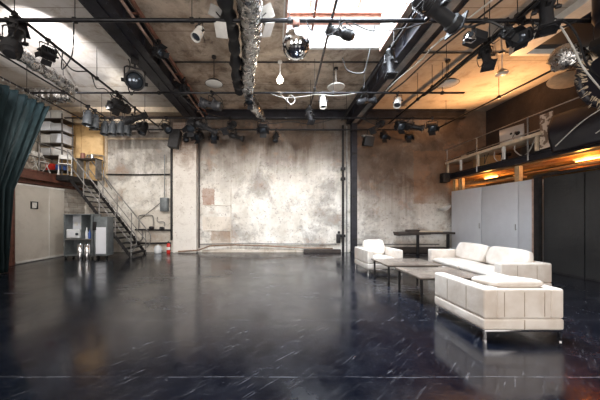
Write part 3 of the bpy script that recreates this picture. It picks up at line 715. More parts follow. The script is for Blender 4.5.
t = thing('mixing_console', 'small dark mixing console at the far end of gallery counter', 'console', (8.0, 10.3, ZD))
obj('case', box(N(), (0, 0, .09), (.4, .6, .12), (0, .2, 0), bev=.01), 'black', t)
b = N()
for i in range(5):
    for j in range(3): box(b, (-.12+j*.12, -.22+i*.11, .17-j*.02), (.03, .03, .03))
obj('knob_bank', b, 'cablew', t)
for yy, s, m_, lb in ((9.75, (.3, .35, .22), 'black', 'small black box beside the mixing console'), (7.95, (.3, .3, .16), 'black', 'low black box behind the railing post'), (10.95, (.22, .3, .2), 'cablew', 'small pale box at the far end of the counter')):
    tag(obj('equipment_box', box(N(), (8.05, yy, ZD+s[2]/2), s, bev=.01), m_), lb, 'box', 'boxes on the gallery counter')
tag(obj('wooden_crate', bb(N(), (8.15, 9.9, 3.471), (8.6, 10.7, 3.95), .01), 'beamtimber'), 'brown wooden crate below the gallery counter', 'crate')
tag(obj('wooden_crate', bb(N(), (8.2, 8.1, 3.471), (8.6, 8.7, 3.9), .01), 'darkwood'), 'dark wooden crate below the counter near computer', 'crate')
loop('cable_loop', [(7.9, 8.9, 3.96), (7.85, 9.0, 3.6), (7.9, 9.15, 3.5), (7.85, 9.3, 3.7), (7.9, 9.35, 3.96)], .014, 'cablew', 'white cable loop hanging below the counter, far one')
loop('cable_loop', [(7.9, 7.9, 3.96), (7.83, 8.0, 3.62), (7.85, 8.25, 3.52), (7.84, 8.5, 3.75), (7.9, 8.55, 3.96)], .016, 'cablew', 'thick white cable loop hanging below the counter, near one')
loop('cable_loop', [(7.9, 9.6, 3.96), (7.82, 9.65, 3.7), (7.86, 9.75, 3.58), (7.9, 9.8, 3.96)], .012, 'cable', 'short black cable loop below the counter')
tag(obj('woven_screen', bb(N(), (7.64, 7.16, 3.52), (7.665, 7.5, 4.5)), 'weave'), 'tan woven strip hanging on the gallery railing', 'screen')
tag(obj('pale_case', box(N(), (8.1, 7.3, 4.3), (.5, .5, .12), bev=.01), 'ledge'), 'pale flat wooden case beside the woven strip', 'case') if False else None
# black drape on railing
b = N(); n, m = 60, 14; V = []
for j in range(m+1):
    tt = j/m; z = 4.36-1.02*tt; row = []
    for i in range(n+1):
        yy = 3.1+4.05*i/n
        row.append(b.verts.new((7.62-.13*math.sin(PI*min(1, tt*1.05))-.02*math.sin(yy*5+tt*2)*tt, yy, z+.02*math.sin(yy*1.7))))
    V.append(row)
for j in range(m):
    for i in range(n): b.faces.new((V[j][i], V[j][i+1], V[j+1][i+1], V[j+1][i]))
o = obj('black_drape', b, 'drape'); o.modifiers.new('s', 'SOLIDIFY').thickness = .03; tag(o, 'black cloth hung along the right gallery railing', 'cloth')
loop('slack_cable', [(7.44, 6.9, 3.45), (7.42, 6.4, 3.8), (7.42, 6.0, 4.0), (7.5, 5.2, 4.3), (7.4, 4.6, 4.7)], .012, 'cablew', 'pale cable running up across the black cloth, upper one')
loop('slack_cable', [(7.4, 6.0, 3.5), (7.38, 5.4, 3.8), (7.42, 4.8, 4.2), (7.4, 4.3, 4.6)], .012, 'cablew', 'pale cable running up across the black cloth, lower one')
# black speaker and white wall dish near back corner
t = thing('wall_speaker', 'black speaker on the back wall left of the right gallery', 'speaker', (7.55, 11.55, 3.15))
obj('case', box(N(), (0, 0, .18), (.3, .28, .42), bev=.03), 'black', t); obj('speaker_cone', cyl(N(), (0, -.15, .12), (0, -.14, .12), .1, 16), 'dark', t)
obj('bracket', box(N(), (0, .2, .18), (.06, .16, .06)), 'dark', t)
t = thing('wall_basin', 'white half-round dish lamp on the corner of the pale cabinets', 'lamp', (7.5, 11.5, 2.0))
obj('bowl', lathe(N(), [(0, -.13), (.1, -.12), (.2, -.06), (.26, .05), (.24, .05), (.15, -.06), (0, -.10)], 18, Matrix.Rotation(-.3, 4, 'Y')), 'white', t)
obj('bracket', box(N(), (.05, .2, -.03), (.06, .26, .06)), 'dark', t)
# console table on back wall
t = thing('wall_console_table', 'dark narrow console table against the back wall', 'table', (6.5, 11.2, 0))
b = N(); bb(b, (-1.3, -.25, .86), (1.1, .25, .95), .01); box(b, (-.6, -.02, .86), (1.4, .4, .08), (0, -.04, 0)); obj('tabletop', b, 'darkwood', t)
for xx in (-.35, .95): obj('leg', bb(N(), (xx-.04, -.05, 0), (xx+.04, .05, .86)), 'dark', t)
tag(obj('folded_cloth', box(N(), (6.6, 11.15, .95+.025), (1.0, .35, .05), bev=.015), 'ledge'), 'flat pale bundle on the console table', 'cloth')
tag(obj('flat_case', box(N(), (5.9, 11.15, .95+.05), (.5, .3, .10), bev=.015), 'darkwood'), 'dark flat case on the console table', 'case')

# ================================================================ FURNITURE
def seam(b, p0, p1, r=.005): cyl(b, p0, p1, r, 6)
def seating(name, label, cat, loc, rz, W, Dp, nseat, group=None, backc=True):
    """local: front faces -Y, width X, origin at floor centre"""
    t = thing(name, label, cat, loc, rz, group)
    zb, zt = .125, .665; aw = .17
    b = N(); box(b, (0, 0, zb+.012), (W-.03, Dp-.03, .024), bev=.004); obj('base_frame', b, 'chrome', t)
    for sx in (-1, 1):
        for sy in (-1, 1):
            b = N(); px, py = sx*(W/2-.03), sy*(Dp/2-.03); box(b, (px, py, zb/2+.004), (.028, .028, zb-.008)); cyl(b, (px, py, 0), (px, py, .012), .024, 12)
            obj('leg', b, 'chrome', t)
    # plinth cushion band all round
    b = N(); box(b, (0, 0, zb+.024+.07), (W, Dp, .14), bev=.03, seg=4); o = obj('base_cushion', b, 'leather', t)
    b = N()
    for s in (-1, 1):
        box(b, (s*(W/2-aw/2), 0, .29+(zt-.29)/2), (aw, Dp-.004, zt-.29), bev=.035, seg=4)
    for k, s in enumerate((-1, 1)):
        ab = N(); box(ab, (s*(W/2-aw/2), 0, .29+(zt-.29)/2), (aw, Dp-.004, zt-.29), bev=.035, seg=4)
        a = obj('armrest', ab, 'leather', t)
        sb = N()
        for yy in (-Dp*.18, Dp*.2): seam(sb, (s*(W/2+.001), yy, .32), (s*(W/2+.001), yy, zt-.04))
        obj('seam', sb, 'seam', a)
    b.free()
    bk = N(); box(bk, (0, Dp/2-.09, .29+(zt-.29)/2), (W-2*aw+.02, .18, zt-.29), bev=.03, seg=4); bo = obj('backrest', bk, 'leather', t)
    sb = N(); nS = 4 if nseat == 1 else 6
    for k in range(1, nS):
        xx = -W/2+W*k/nS; seam(sb, (xx, Dp/2+.001, .32), (xx, Dp/2+.001, zt-.04))
    seam(sb, (0, Dp/2+.003, .16), (0, Dp/2+.003, .28)); obj('seam', sb, 'seam', bo)
    iw = (W-2*aw)/nseat
    for k in range(nseat):
        xc = -(W-2*aw)/2+iw*(k+.5)
        sc = N(); cushion(sc, (xc, -.10, .37), (iw+.01, Dp-.20, .19), puff=.22); obj('seat_cushion', sc, 'leather', t)
        if backc:
            bc = N(); cushion(bc, (xc, Dp/2-.25, .665), (iw-.015, .16, .46), (-.30, 0, 0), puff=.14); obj('back_cushion', bc, 'leather', t)
    return t
# near armchair, its back towards the viewer
a1 = seating('leather_armchair', 'cream leather armchair nearest the viewer, its back turned', 'armchair', (3.10, 3.74, 0), PI, 1.0, 1.02, 1, 'cream leather armchairs', backc=False)
bc = N(); cushion(bc, (0, .24, .695), (.62, .46, .12), (.10, 0, 0), puff=.2); obj('back_cushion', bc, 'leather', a1)
a2 = seating('leather_armchair', 'white leather armchair near the back wall, facing the viewer', 'armchair', (2.99, 7.6, 0), .06, 1.0, 1.0, 1, 'cream leather armchairs')
sf = seating('leather_sofa', 'long cream leather sofa before the pale grey cabinets', 'sofa', (4.88, 6.25, 0), -PI/2, 2.42, 1.0, 2)
def ctable(loc, w, d, rz, label):
    t = thing('coffee_table', label, 'coffee table', loc, rz, 'low tables in the seating group')
    obj('tabletop', box(N(), (0, 0, .47), (w, d, .035), bev=.006), 'stone', t)
    b = N()
    for s in (-1, 1): bb(b, (-w/2+.06, s*(d/2-.07)-.012, .425), (w/2-.06, s*(d/2-.07)+.012, .452)); bb(b, (s*(w/2-.07)-.012, -d/2+.06, .425), (s*(w/2-.07)+.012, d/2-.06, .452))
    obj('frame', b, 'dark', t, smooth=False)
    for sx in (-1, 1):
        for sy in (-1, 1): obj('leg', box(N(), (sx*(w/2-.07), sy*(d/2-.07), .2135), (.035, .035, .427)), 'dark', t, smooth=False)
ctable((3.15, 6.35, 0), 1.25, .98, .0, 'low brown stone-topped table beside the far armchair')
ctable((3.18, 5.12, 0), 1.20, .98, .0, 'low brown stone-topped table behind the near armchair')

# ================================================================ RIG: pipes
ZP = 5.45
def pipe(p0, p1, label, r=.03, hang=(), mat='pipe', droop=0):
    t = thing('rig_pipe', label, 'pipe', p0)
    p0 = Vector(p0); p1 = Vector(p1)
    b = N(); cyl(b, (0, 0, 0), p1-p0, r, 10); obj('tube', b, mat, t)
    for f in hang:
        q = (p1-p0)*f
        b = N(); cyl(b, q, (q.x, q.y, ZC-p0.z-q.z*0), .008, 6); box(b, (q.x, q.y, q.z), (.08, .08, .09), bev=.01)
        obj('hanger', b, 'dark', t)
    return t
pipe((-9.7, 5.12, ZP), (9.5, 5.12, ZP-.03), 'nearest long black pipe crossing the whole room', .038, (.1, .3, .42, .52, .72, .9))
pipe((-7.7, 8.11, ZP), (5.9, 8.11, ZP), 'second black cross pipe, above the pendant lamp', .03, (.08, .3, .5, .7, .95))
pipe((-8.2, 10.14, ZP), (6.2, 10.14, ZP), 'third black cross pipe, carrying the row of par lamps', .03, (.1, .35, .6, .9))
pipe((-8.0, 11.2, ZP-.1), (6.4, 11.2, ZP-.1), 'last black cross pipe, just before the back wall', .035, (.1, .4, .7, .95))
pipe((-5.07, 3.5, ZP+.07), (-5.07, 11.3, ZP+.07), 'lengthwise black pipe above the left of the room', .032, (.2, .5, .85))
pipe((-6.66, 3.5, ZP+.07), (-6.66, 11.3, ZP+.07), 'lengthwise black pipe beside the silver duct', .025, (.3, .6, .9))
pipe((-7.58, 3.5, ZP-.01), (-7.58, 10.9, ZP-.01), 'curtain rail pipe at the far left', .022, (.3, .6, .9))
pipe((2.73, 4.0, ZP+.08), (2.73, 10.6, ZP+.08), 'lengthwise black pipe beneath the right girder', .03, (.3, .6, .9))
pipe((4.78, 3.6, ZP+.07), (4.78, 10.9, ZP+.07), 'lengthwise black truss pipe over the sofa', .035, (.3, .5, .7, .9))
pipe((4.98, 3.6, ZP+.25), (4.98, 9.4, ZP+.25), 'thinner upper pipe of the truss over the sofa', .02, (.3, .8))
pipe((7.45, 3.6, 5.42), (7.0, 11.5, 5.42), 'lengthwise black pipe in front of the right gallery', .03, (.3, .6, .9))
pipe((1.10, 3.8, ZP+.1), (1.25, 9.3, ZP+.02), 'brown pipe passing below the skylight', .028, (.75, .97), 'darkwood')
pipe((.78, 3.8, ZP+.35), (.80, 5.6, ZP+.15), 'short brown pipe below the skylight', .025, (.1,), 'copper')

# ================================================================ RIG: lamps
FX = {}
def proto(kind, bmat):
    r = bpy.data.objects.new('x', None)
    COL.objects.link(r)
    b = N(); box(b, (0, 0, 0), (.10, .05, .09), bev=.01); box(b, (0, 0, -.07), (.03, .03, .08)); cyl(b, (0, -.05, 0), (0, -.09, 0), .01, 6); obj('clamp', b, 'dark', r)
    hw = {'par': .125, 'profile': .12, 'fresnel': .18, 'flood': .15}[kind]
    b = N(); sweep(b, [(-hw, 0, -.30), (-hw, 0, -.12), (-hw+.03, 0, -.10), (hw-.03, 0, -.10), (hw, 0, -.12), (hw, 0, -.30)], .012, 6)
    for s in (-1, 1): cyl(b, (s*(hw-.02), 0, -.30), (s*(hw+.04), 0, -.30), .025, 10)
    obj('yoke', b, 'dark', r)
    R = Matrix.Rotation(-PI/2, 4, 'X')   # lathe axis z -> +y (aim)
    b = N()
    if kind == 'par':
        lathe(b, [(0, -.20), (.06, -.19), (.085, -.14), (.09, -.06), (.11, .0), (.115, .20), (.125, .21), (.125, .225), (.108, .225), (.10, .19)], 20, R)
        for k in range(3): lathe(b, [(.093, -.12+k*.03), (.10, -.115+k*.03), (.093, -.11+k*.03)], 20, R)
        lz, lr = .185, .1
    elif kind == 'profile':
        lathe(b, [(0, -.34), (.07, -.33), (.10, -.28), (.105, -.08), (.085, -.04), (.075, .0), (.075, .22), (.10, .24), (.10, .36), (.088, .36), (.08, .30)], 20, R)
        for k in range(5): lathe(b, [(.104, -.27+k*.035), (.118, -.262+k*.035), (.104, -.254+k*.035)], 20, R)
        box(b, (0, -.02, .1), (.05, .06, .09)); box(b, (.1, -.02, 0), (.08, .02, .04)); box(b, (-.1, -.02, 0), (.08, .02, .04)); box(b, (0, .33, .0), (.24, .02, .24))
        lz, lr = .30, .08
    elif kind == 'fresnel':
        box(b, (0, -.08, 0), (.26, .28, .30), bev=.05, seg=3)
        lathe(b, [(.10, .04), (.145, .06), (.15, .14), (.16, .15), (.16, .17), (.14, .17), (.13, .13)], 20, R)
        for k in range(4): box(b, (0, -.17+k*.05, .16), (.18, .015, .03))
        lz, lr = .13, .13
    else:
        box(b, (0, -.04, 0), (.26, .14, .2), bev=.04, seg=3); box(b, (0, .05, 0), (.28, .06, .22), bev=.01)
        for k in range(5): box(b, (-.09+k*.045, -.12, 0), (.01, .04, .15))
        lz, lr = .078, .09
    body = obj('housing', b, bmat, r, loc=(0, 0, -.30))
    obj('lens', lathe(N(), [(lr, lz-.01), (lr*.7, lz+.012), (0, lz+.022)], 18, R), 'lens', body)
    if kind in ('fresnel', 'flood'):
        y0 = .17 if kind == 'fresnel' else .08; h = .14 if kind == 'fresnel' else .11
        for k in range(4):
            q = N(); w_ = h*1.7 if k % 2 == 0 else h*1.2
            Mx = Matrix.Rotation(k*PI/2, 4, 'Y') @ Matrix.Translation((0, y0, h)) @ Matrix.Rotation(.45, 4, 'X') @ Matrix.Translation((0, h*.6, 0))
            t_ = bmesh.new(); bmesh.ops.create_cube(t_, size=1); bmesh.ops.scale(t_, vec=(w_, h*1.2, .006), verts=t_.verts); merge(q, t_, Mx)
            obj('barn_door', q, bmat, body, smooth=False)
    q = N(); sweep(q, catmull([(0, -.15, -.33), (.05, -.26, -.38), (.10, -.24, -.2), (.06, -.08, -.04), (.08, 0, .0)], 5), .008, 5); obj('power_cable', q, 'cable', r)
    return r
PROTO = {}
used = set()
def lamp(kind, loc, yaw, pitch, s, label, group, mat='black', lit=False):
    """yaw: heading of aim in degrees (0 = away from the viewer, 90 = left); pitch: up positive"""
    key = (kind, mat)
    if key not in PROTO: PROTO[key] = proto(kind, mat)
    src = PROTO[key]
    if key in used: r = copy_tree(src)
    else: r = src; used.add(key)
    nm = {'par': 'par_lamp', 'profile': 'profile_spotlight', 'fresnel': 'fresnel_spotlight', 'flood': 'floodlight'}[kind]
    r.name = nm; tag(r, label, 'stage light', group)
    r.location = loc; r.rotation_euler = (0, 0, math.radians(yaw)); r.scale = (s, s, s)
    for c in r.children:
        if c.name.startswith('housing'):
            c.rotation_euler = (math.radians(pitch), 0, 0)
            if lit:
                for g_ in c.children:
                    if g_.name.startswith('lens'):
                        g_.data = g_.data.copy(); g_.data.materials.clear(); g_.data.materials.append(M['lamp_on'])
    return r
def at(x, y, d): return ((x-275)*d/260, d, H+(218-y)*d/260)
g1, g2, g3, g4 = 'lamps on the nearest cross pipe', 'par lamps on the cross pipe', 'lamps on the lengthwise pipes', 'lamps at the back of the rig'
L = lamp
CROSS = {'P1': (5.12, 5.44), 'P2': (8.11, 5.45), 'P3': (10.14, 5.45), 'P4': (11.2, 5.35)}
LONG = {'A': (-5.07, 5.52), 'B': (-6.66, 5.52), 'C': (2.73, 5.53), 'D': (4.78, 5.52)}
def La(kind, px, on, yaw, pitch, s, label, group, mat='black', lit=False):
    """clamped on a named pipe (or at a given point)"""
    if on in CROSS: y, z = CROSS[on]; p = ((px-275)*y/260, y, z)
    elif on in LONG: x, z = LONG[on]; p = (x, 260*x/(px-275), z)
    else: p = on
    if p[1] > 7.5 and group in (g3, g4): s *= 1.25
    return L(kind, p, yaw, pitch, s, label, group, mat, lit)
La('profile', 14, 'P1', 30, 60, 1.35, 'big black spotlight at the top left corner, lit', g1, lit=True)
La('flood', 48, 'A', 60, -20, 1.0, 'small black floodlight on the pipe at upper left', g3)
La('par', 133, (-3.72, 6.9, 5.72), 208, -20, 1.9, 'large round black spotlight beside the left girder', g3)
La('flood', 117, 'P2', 70, -35, 1.0, 'black floodlight on the second pipe, left of the girder', g3)
La('flood', 155, (-3.02, 6.75, 6.14), -120, -15, 1.0, 'small black floodlight clamped to the left girder, near end', g3)
La('flood', 183, (-3.02, 8.6, 6.14), 140, -15, 1.0, 'small black floodlight clamped to the left girder, far end', g3)
La('profile', 120, 'A', 70, 15, 1.0, 'black profile spotlight pointing left, lower of crossing pair', g3)
La('profile', 135, 'A', -70, 25, 1.0, 'black profile spotlight pointing right, upper of crossing pair', g3)
La('profile', 137, 'P3', 80, -8, .9, 'black spotlight lying level under the crossing pair', g3)
La('par', 88, 'B', 180, -80, 1.3, 'grey par lamp hanging straight down, leftmost of all the row', g2, 'lampgrey')
La('par', 95, 'B', 180, -80, 1.3, 'grey par lamp second from the left in the row', g2, 'lampgrey')
for k, px in enumerate((105, 113, 121, 128)):
    La('par', px, 'P3', 180, -82, 1.25, 'grey par lamp, %s of the four hanging together' % ('leftmost', 'second', 'third', 'rightmost')[k], g2, 'lampgrey')
La('par', 144, 'P3', 160, -65, 1.25, 'dark par lamp tilted between the four and the black speaker', g2)
La('par', 166, 'P3', -130, -35, 1.25, 'dark par lamp tilted sharply just left of the black speaker', g2)
La('fresnel', 191, 'P3', 180, -45, .9, 'black spotlight at the far end of the left girder', g4)
La('profile', 206, 'P3', -60, -20, 1.0, 'black profile spotlight pointing right beyond the girder', g4)
La('profile', 212, 'P2', 60, 20, 1.0, 'black profile spotlight left of the foil duct end', g4)
La('profile', 230, 'P3', 150, -40, .95, 'black spotlight hanging low left of the foil duct', g4)
La('fresnel', 199, 'P4', 160, -30, .8, 'black spotlight just right of the black speaker', g4)
La('fresnel', 214, 'P4', 190, -30, .8, 'black spotlight between the low profile and back wall', g4)
La('flood', 263, 'P3', 180, -50, 1.1, 'small black lamp below the end of the foil duct', g4)
La('profile', 341, 'P1', 60, 32, .85, 'black profile spotlight beside the mirror ball, tilted up', g1)
La('profile', 390, 'C', 175, -82, 1.0, 'black spotlight hanging upright beneath the right girder', g3)
La('profile', 432, (2.95, 4.75, 5.78), -75, -22, 1.5, 'large black spotlight at the top edge right of skylight', g1)
La('profile', 486, 'D', 155, -60, 1.05, 'slim black spotlight pointing down over the sofa', g3)
La('profile', 545, (4.95, 4.75, 5.72), 150, -78, 1.25, 'huge black spotlight hanging at the upper right', g1)
La('flood', 522, 'P1', 120, -30, 1.1, 'small black floodlight left of the huge spotlight', g1)
La('flood', 508, 'P1', -150, -45, .9, 'smaller black floodlight among the cables on the right', g1)
La('par', 323, 'P2', 180, -78, .72, 'small white lamp below the second pipe, right of bulb', g4, 'white')
La('par', 398, 'P2', 140, -55, .72, 'small white lamp on the second pipe, right of the column', g4, 'white')
La('profile', 308, (1.22, 9.1, 5.45), 190, -65, .8, 'small black spotlight at the lower end of brown pipe', g4)
La('fresnel', 400, 'P3', 180, -30, .85, 'black spotlight on the third pipe, right of the column', g4)
La('profile', 413, 'P3', -120, -20, .9, 'black profile spotlight at the end of the third pipe', g4)
La('flood', 432, 'P3', 160, -40, 1.0, 'small black lamp at the far right end of third pipe', g4)
La('fresnel', 384, 'P4', 180, -40, .7, 'black spotlight on the last pipe, right of hanging speaker', g4)
La('par', 199, 'P1', 150, -60, .8, 'small white ceiling spotlight left of the foil duct', g1, 'white')
La('profile', 378, 'P3', 120, -35, .9, 'black profile spotlight on the third pipe, just right of the column', g4)
La('flood', 409, 'P4', 170, -45, .8, 'black floodlight on the last pipe, farthest right', g4)
La('par', 276, 'P4', 160, -70, .8, 'dark par lamp on the last pipe, middle of the back wall', g4)
La('profile', 236, 'P4', -100, -20, .8, 'black profile spotlight on the last pipe, below the foil duct end', g4)
La('par', 186, 'P4', 200, -60, .8, 'dark par lamp on the last pipe at the brick pillar', g4)
La('profile', 366, 'P2', -80, 10, .7, 'black profile spotlight lying level on the second pipe at right', g4)
La('fresnel', 250, 'P2', 170, -60, .6, 'small black spotlight under the middle of the foil duct', g4)
# lit top-left lamp throws light on the ceiling
spotl('spot_beam', (-5.32, 5.42, 5.5), (-6.7, 8.0, 6.4), 1500, (1, .98, 1), 75, .9, .05)

# projector with silver case
t = thing('ceiling_projector', 'black and silver projector hung below the pipe, right of girder', 'projector', at(472, 30, 5.3))
obj('casing', box(N(), (.06, 0, -.18), (.30, .3, .17), (0, .15, .2), bev=.02), 'black', t)
b = N(); box(b, (-.12, -.1, -.22), (.2, .14, .14), (0, .2, .1), bev=.02); obj('silver_front', b, 'chrome', t)
obj('bracket', box(N(), (.03, 0, -.02), (.05, .05, .16)), 'dark', t)
obj('lens', cyl(N(), (-.16, -.16, -.22), (-.16, -.2, -.22), .045, 14), 'lens', t)

# speakers
t = thing('hanging_speaker', 'black box speaker hanging in front of the brick pillar', 'speaker', (-4.2, 10.9, 4.42))
obj('case', box(N(), (0, 0, .42), (.40, .36, .74), (0, .18, .1), bev=.02), 'black', t); b = N(); box(b, (0, -.185, .42), (.34, .01, .66), (0, .18, .1)); obj('grille', b, 'dark', t)
obj('bracket', cyl(N(), (.06, .05, .75), (.06, .3, .93), .02, 6), 'dark', t)
t = thing('hanging_speaker', 'small dark speaker with pale top right of steel column', 'speaker', (3.98, 11.1, 4.62))
obj('case', box(N(), (0, 0, .2), (.40, .34, .40), (.2, .12, 0), bev=.02), 'black', t); obj('pale_top', box(N(), (-.03, .06, .43), (.40, .34, .1), (.25, .12, 0), bev=.02), 'girder_grey', t)
obj('bracket', cyl(N(), (0, .1, .45), (0, .1, .73), .02, 6), 'dark', t)

# mirror ball
mb = at(296, 21, 5.12)
t = thing('mirror_ball', 'mirror ball hanging from the nearest pipe', 'mirror ball', mb)
tb = bmesh.new(); bmesh.ops.create_uvsphere(tb, u_segments=40, v_segments=26, radius=.275)
for f in tb.faces: pass
for v in tb.verts: v.co *= 1+random.uniform(-.0006, .0006)
tb.transform(Matrix.Translation((0, 0, -.47)))
obj('ball', tb, 'mirror', t, smooth=False)
b = N(); lathe(b, [(0, -.12), (.05, -.12), (.05, -.185), (.07, -.20)], 14); cyl(b, (0, 0, 0), (0, 0, -.12), .012, 6); obj('motor_cap', b, 'dark', t)
box_ = N(); box(box_, (0, 0, -.06), (.13, .13, .1), bev=.02); obj('motor', box_, 'copper', t)

# pendants
def pendant(px, py, d, r, kind, label):
    x, y, z = at(px, py, d)
    t = thing('pendant_lamp', label, 'lamp', (x, y, z), 0, 'pendant lamps')
    b = N(); cyl(b, (0, 0, .1), (0, 0, ZC-z), .012 if kind != 'bulb' else .016, 6); obj('stem', b, 'white' if kind != 'dark' else 'dark', t)
    obj('ceiling_rose', cyl(N(), (0, 0, ZC-z-.05), (0, 0, ZC-z), .07, 12), 'dark' if kind != 'bulb' else 'white', t)
    if kind == 'disc':
        obj('shade', lathe(N(), [(.02, .14), (.05, .11), (r*.6, .07), (r, .0), (r*.97, -.02), (r*.5, -.035), (0, -.04)], 24), 'white', t)
    elif kind == 'bulb':
        obj('holder', cyl(N(), (0, 0, .08), (0, 0, .2), .035, 10), 'white', t)
        obj('bulb', lathe(N(), [(0, -r), (r*.7, -r*.7), (r, 0), (r*.7, r*.6), (.03, r*1.3), (0, r*1.3)], 16), 'bulb', t)
        point('bulb_glow', (x, y, z-.15), 18, (1, .85, .65), .06)
    else:
        s_ = obj('shade', lathe(N(), [(.03, .16), (.06, .13), (r*.7, .08), (r, .0), (r*.98, .0), (r*.6, .06), (0, .1)], 24), 'dark' if kind == 'dark' else 'steel', t)
        obj('diffuser', lathe(N(), [(r*.94, .0), (r*.6, -.03), (0, -.045)], 24), 'glassw', s_)
pendant(336, 87, 8.4, .28, 'disc', 'white disc pendant lamp left of the right girder')
pendant(280, 80, 8.05, .11, 'bulb', 'lit bare bulb on a white stem below the ceiling')
pendant(214, 84, 7.8, .27, 'dark', 'dark-rimmed round pendant lamp left of the foil duct')
pendant(448, 84, 8.0, .30, 'dark', 'dark-rimmed pendant lamp below the truss over the sofa')
pendant(502, 74, 7.6, .17, 'steel', 'small pale pendant lamp under the orange ceiling')

# foil ducts
def duct(pts, rads, label, n=10):
    P = catmull(pts, n); R = []
    m = len(P)
    for i in range(m):
        f = i/(m-1)*(len(rads)-1); k = min(int(f), len(rads)-2); R.append((rads[k]*(1-(f-k))+rads[k+1]*(f-k))*(1+.07*math.sin(i*2.1)+random.uniform(-.05, .05)))
    o = obj('foil_duct', sweep(N(), P, 0, 18, R, .05), 'foil'); return tag(o, label, 'duct', 'silver foil ducts')
duct([(-.42, 3.6, 5.62), (-.47, 4.7, 5.5), (-.55, 6.0, 5.6), (-.75, 7.2, 5.6), (-.80, 7.9, 5.6)], (.23, .24, .21, .20, .17), 'wide crumpled silver foil duct running back from top centre', 14)
duct([(-.85, 7.9, 5.55), (-.80, 8.6, 5.5), (-.7, 9.3, 5.5), (-.45, 10.0, 5.35)], (.2, .16, .2, .1), 'short twisted foil duct end left of the hanging bulb')
duct([(-6.2, 4.2, 5.6), (-6.3, 5.6, 5.62), (-6.3, 7.0, 5.6), (-6.3, 8.1, 5.55)], (.17, .18, .17, .17), 'long silver foil duct running above the curtain')
duct([(-8.8, 8.95, 5.85), (-8.1, 9.0, 5.78), (-7.5, 9.05, 5.77), (-7.1, 9.1, 5.77)], (.18, .25, .24, .17), 'crumpled foil roll crossing above the curtain top')
b = N(); sweep(b, catmull([(6.6, 6.2, 5.45), (6.9, 6.1, 5.3), (7.2, 6.0, 5.2)], 5), 0, 12, [.12, .2, .25, .27, .28, .26, .25, .22, .18, .15, .1], .16)
tag(obj('foil_bundle', b, 'foil'), 'crumpled silver foil bundle hanging by the right gallery', 'foil bundle')
# black box behind the duct, pale reflector flaps
for px, py, d, w_, h_, rot, lb in ((216, 12, 5.25, .28, .2, (.5, .3, .3), 'grey reflector flap above the pipe left of foil duct'), (221, 30, 5.2, .26, .28, (.9, .25, -.2), 'white reflector flap below the pipe left of foil duct'),
                                  (266, 13, 5.25, .30, .24, (.6, -.3, -.3), 'pale reflector flap above the pipe right of foil duct'), (268, 30, 5.2, .22, .30, (1.2, -.4, .5), 'pale reflector flap below the pipe right of foil duct')):
    t = thing('reflector_flap', lb, 'reflector', at(px, py, d), 0, 'pale reflector flaps around the duct')
    obj('sheet', box(N(), (0, 0, 0), (w_, .012, h_), rot, bev=.004), 'girder_grey' if 'grey' in lb else 'white', t)
    obj('arm', cyl(N(), (0, 0, 0), (.15 if px < 240 else -.15, -.05, at(0, 20, 5.2)[2]-at(0, py, d)[2]), .012, 6), 'dark', t)

# wreath, oval shade, red lamp at the upper right
t = thing('fringed_hoop', 'big black hoop with tan feathery fringe at the right edge', 'decoration', (7.55, 5.95, 4.72))
R_ = .62
b = N(); sweep(b, [(R_*math.cos(a*PI/20), 0, R_*math.sin(a*PI/20)) for a in range(41)], .06, 8); obj('hoop', b, 'drape', t)
obj('black_disc', lathe(N(), [(0, -.03), (R_*.9, -.01), (R_*.9, .01), (0, .03)], 32, Matrix.Rotation(PI/2, 4, 'X')), 'drape', t)
b = N()
for k in range(150):
    a = random.uniform(0, 2*PI); r0 = R_-.1; r1 = R_+random.uniform(.05, .13)
    cyl(b, (r0*math.cos(a), random.uniform(-.1, .0), r0*math.sin(a)), (r1*math.cos(a+random.uniform(-.12, .12)), random.uniform(-.12, .02), r1*math.sin(a)), .016, 4, .003)
o = obj('fringe', b, 'ledge', t); o['kind'] = 'stuff'
obj('pole', cyl(N(), (-.1, -.1, -1.1), (-.1, -.1, .75), .02, 8), 'dark', t)
t = thing('oval_shade', 'pale oval shade above the right gallery, below the foil bundle', 'lamp', (7.75, 6.9, 5.25), .3)
obj('shade', lathe(N(), [(0, .05), (.2, .03), (.36, -.02), (.38, -.05), (.2, -.06), (0, -.07)], 24, Matrix.Rotation(.25, 4, 'Y')), 'ledge', t)
obj('cord', cyl(N(), (0, 0, .04), (0, 0, ZC-.18-5.25), .008, 6), 'cable', t)
t = thing('stage_scroller', 'red gel on a black lamp at the upper right edge', 'stage light', (7.1, 5.6, 5.37))
obj('housing', box(N(), (0, 0, -.1), (.4, .3, .2), (0, .3, .2), bev=.03), 'black', t); obj('gel', box(N(), (.02, -.17, -.04), (.26, .01, .10), (0, .3, .2)), 'red', t)
t = thing('corner_speaker', 'large dark curved case at the top right corner', 'speaker', (6.25, 4.8, 5.2))
obj('case', lathe(N(), [(0, 0), (.22, .0), (.26, .1), (.26, .6), (.2, .7), (0, .72)], 20), 'drape', t)
obj('bracket', box(N(), (0, .25, .28), (.06, .26, .06)), 'dark', t)

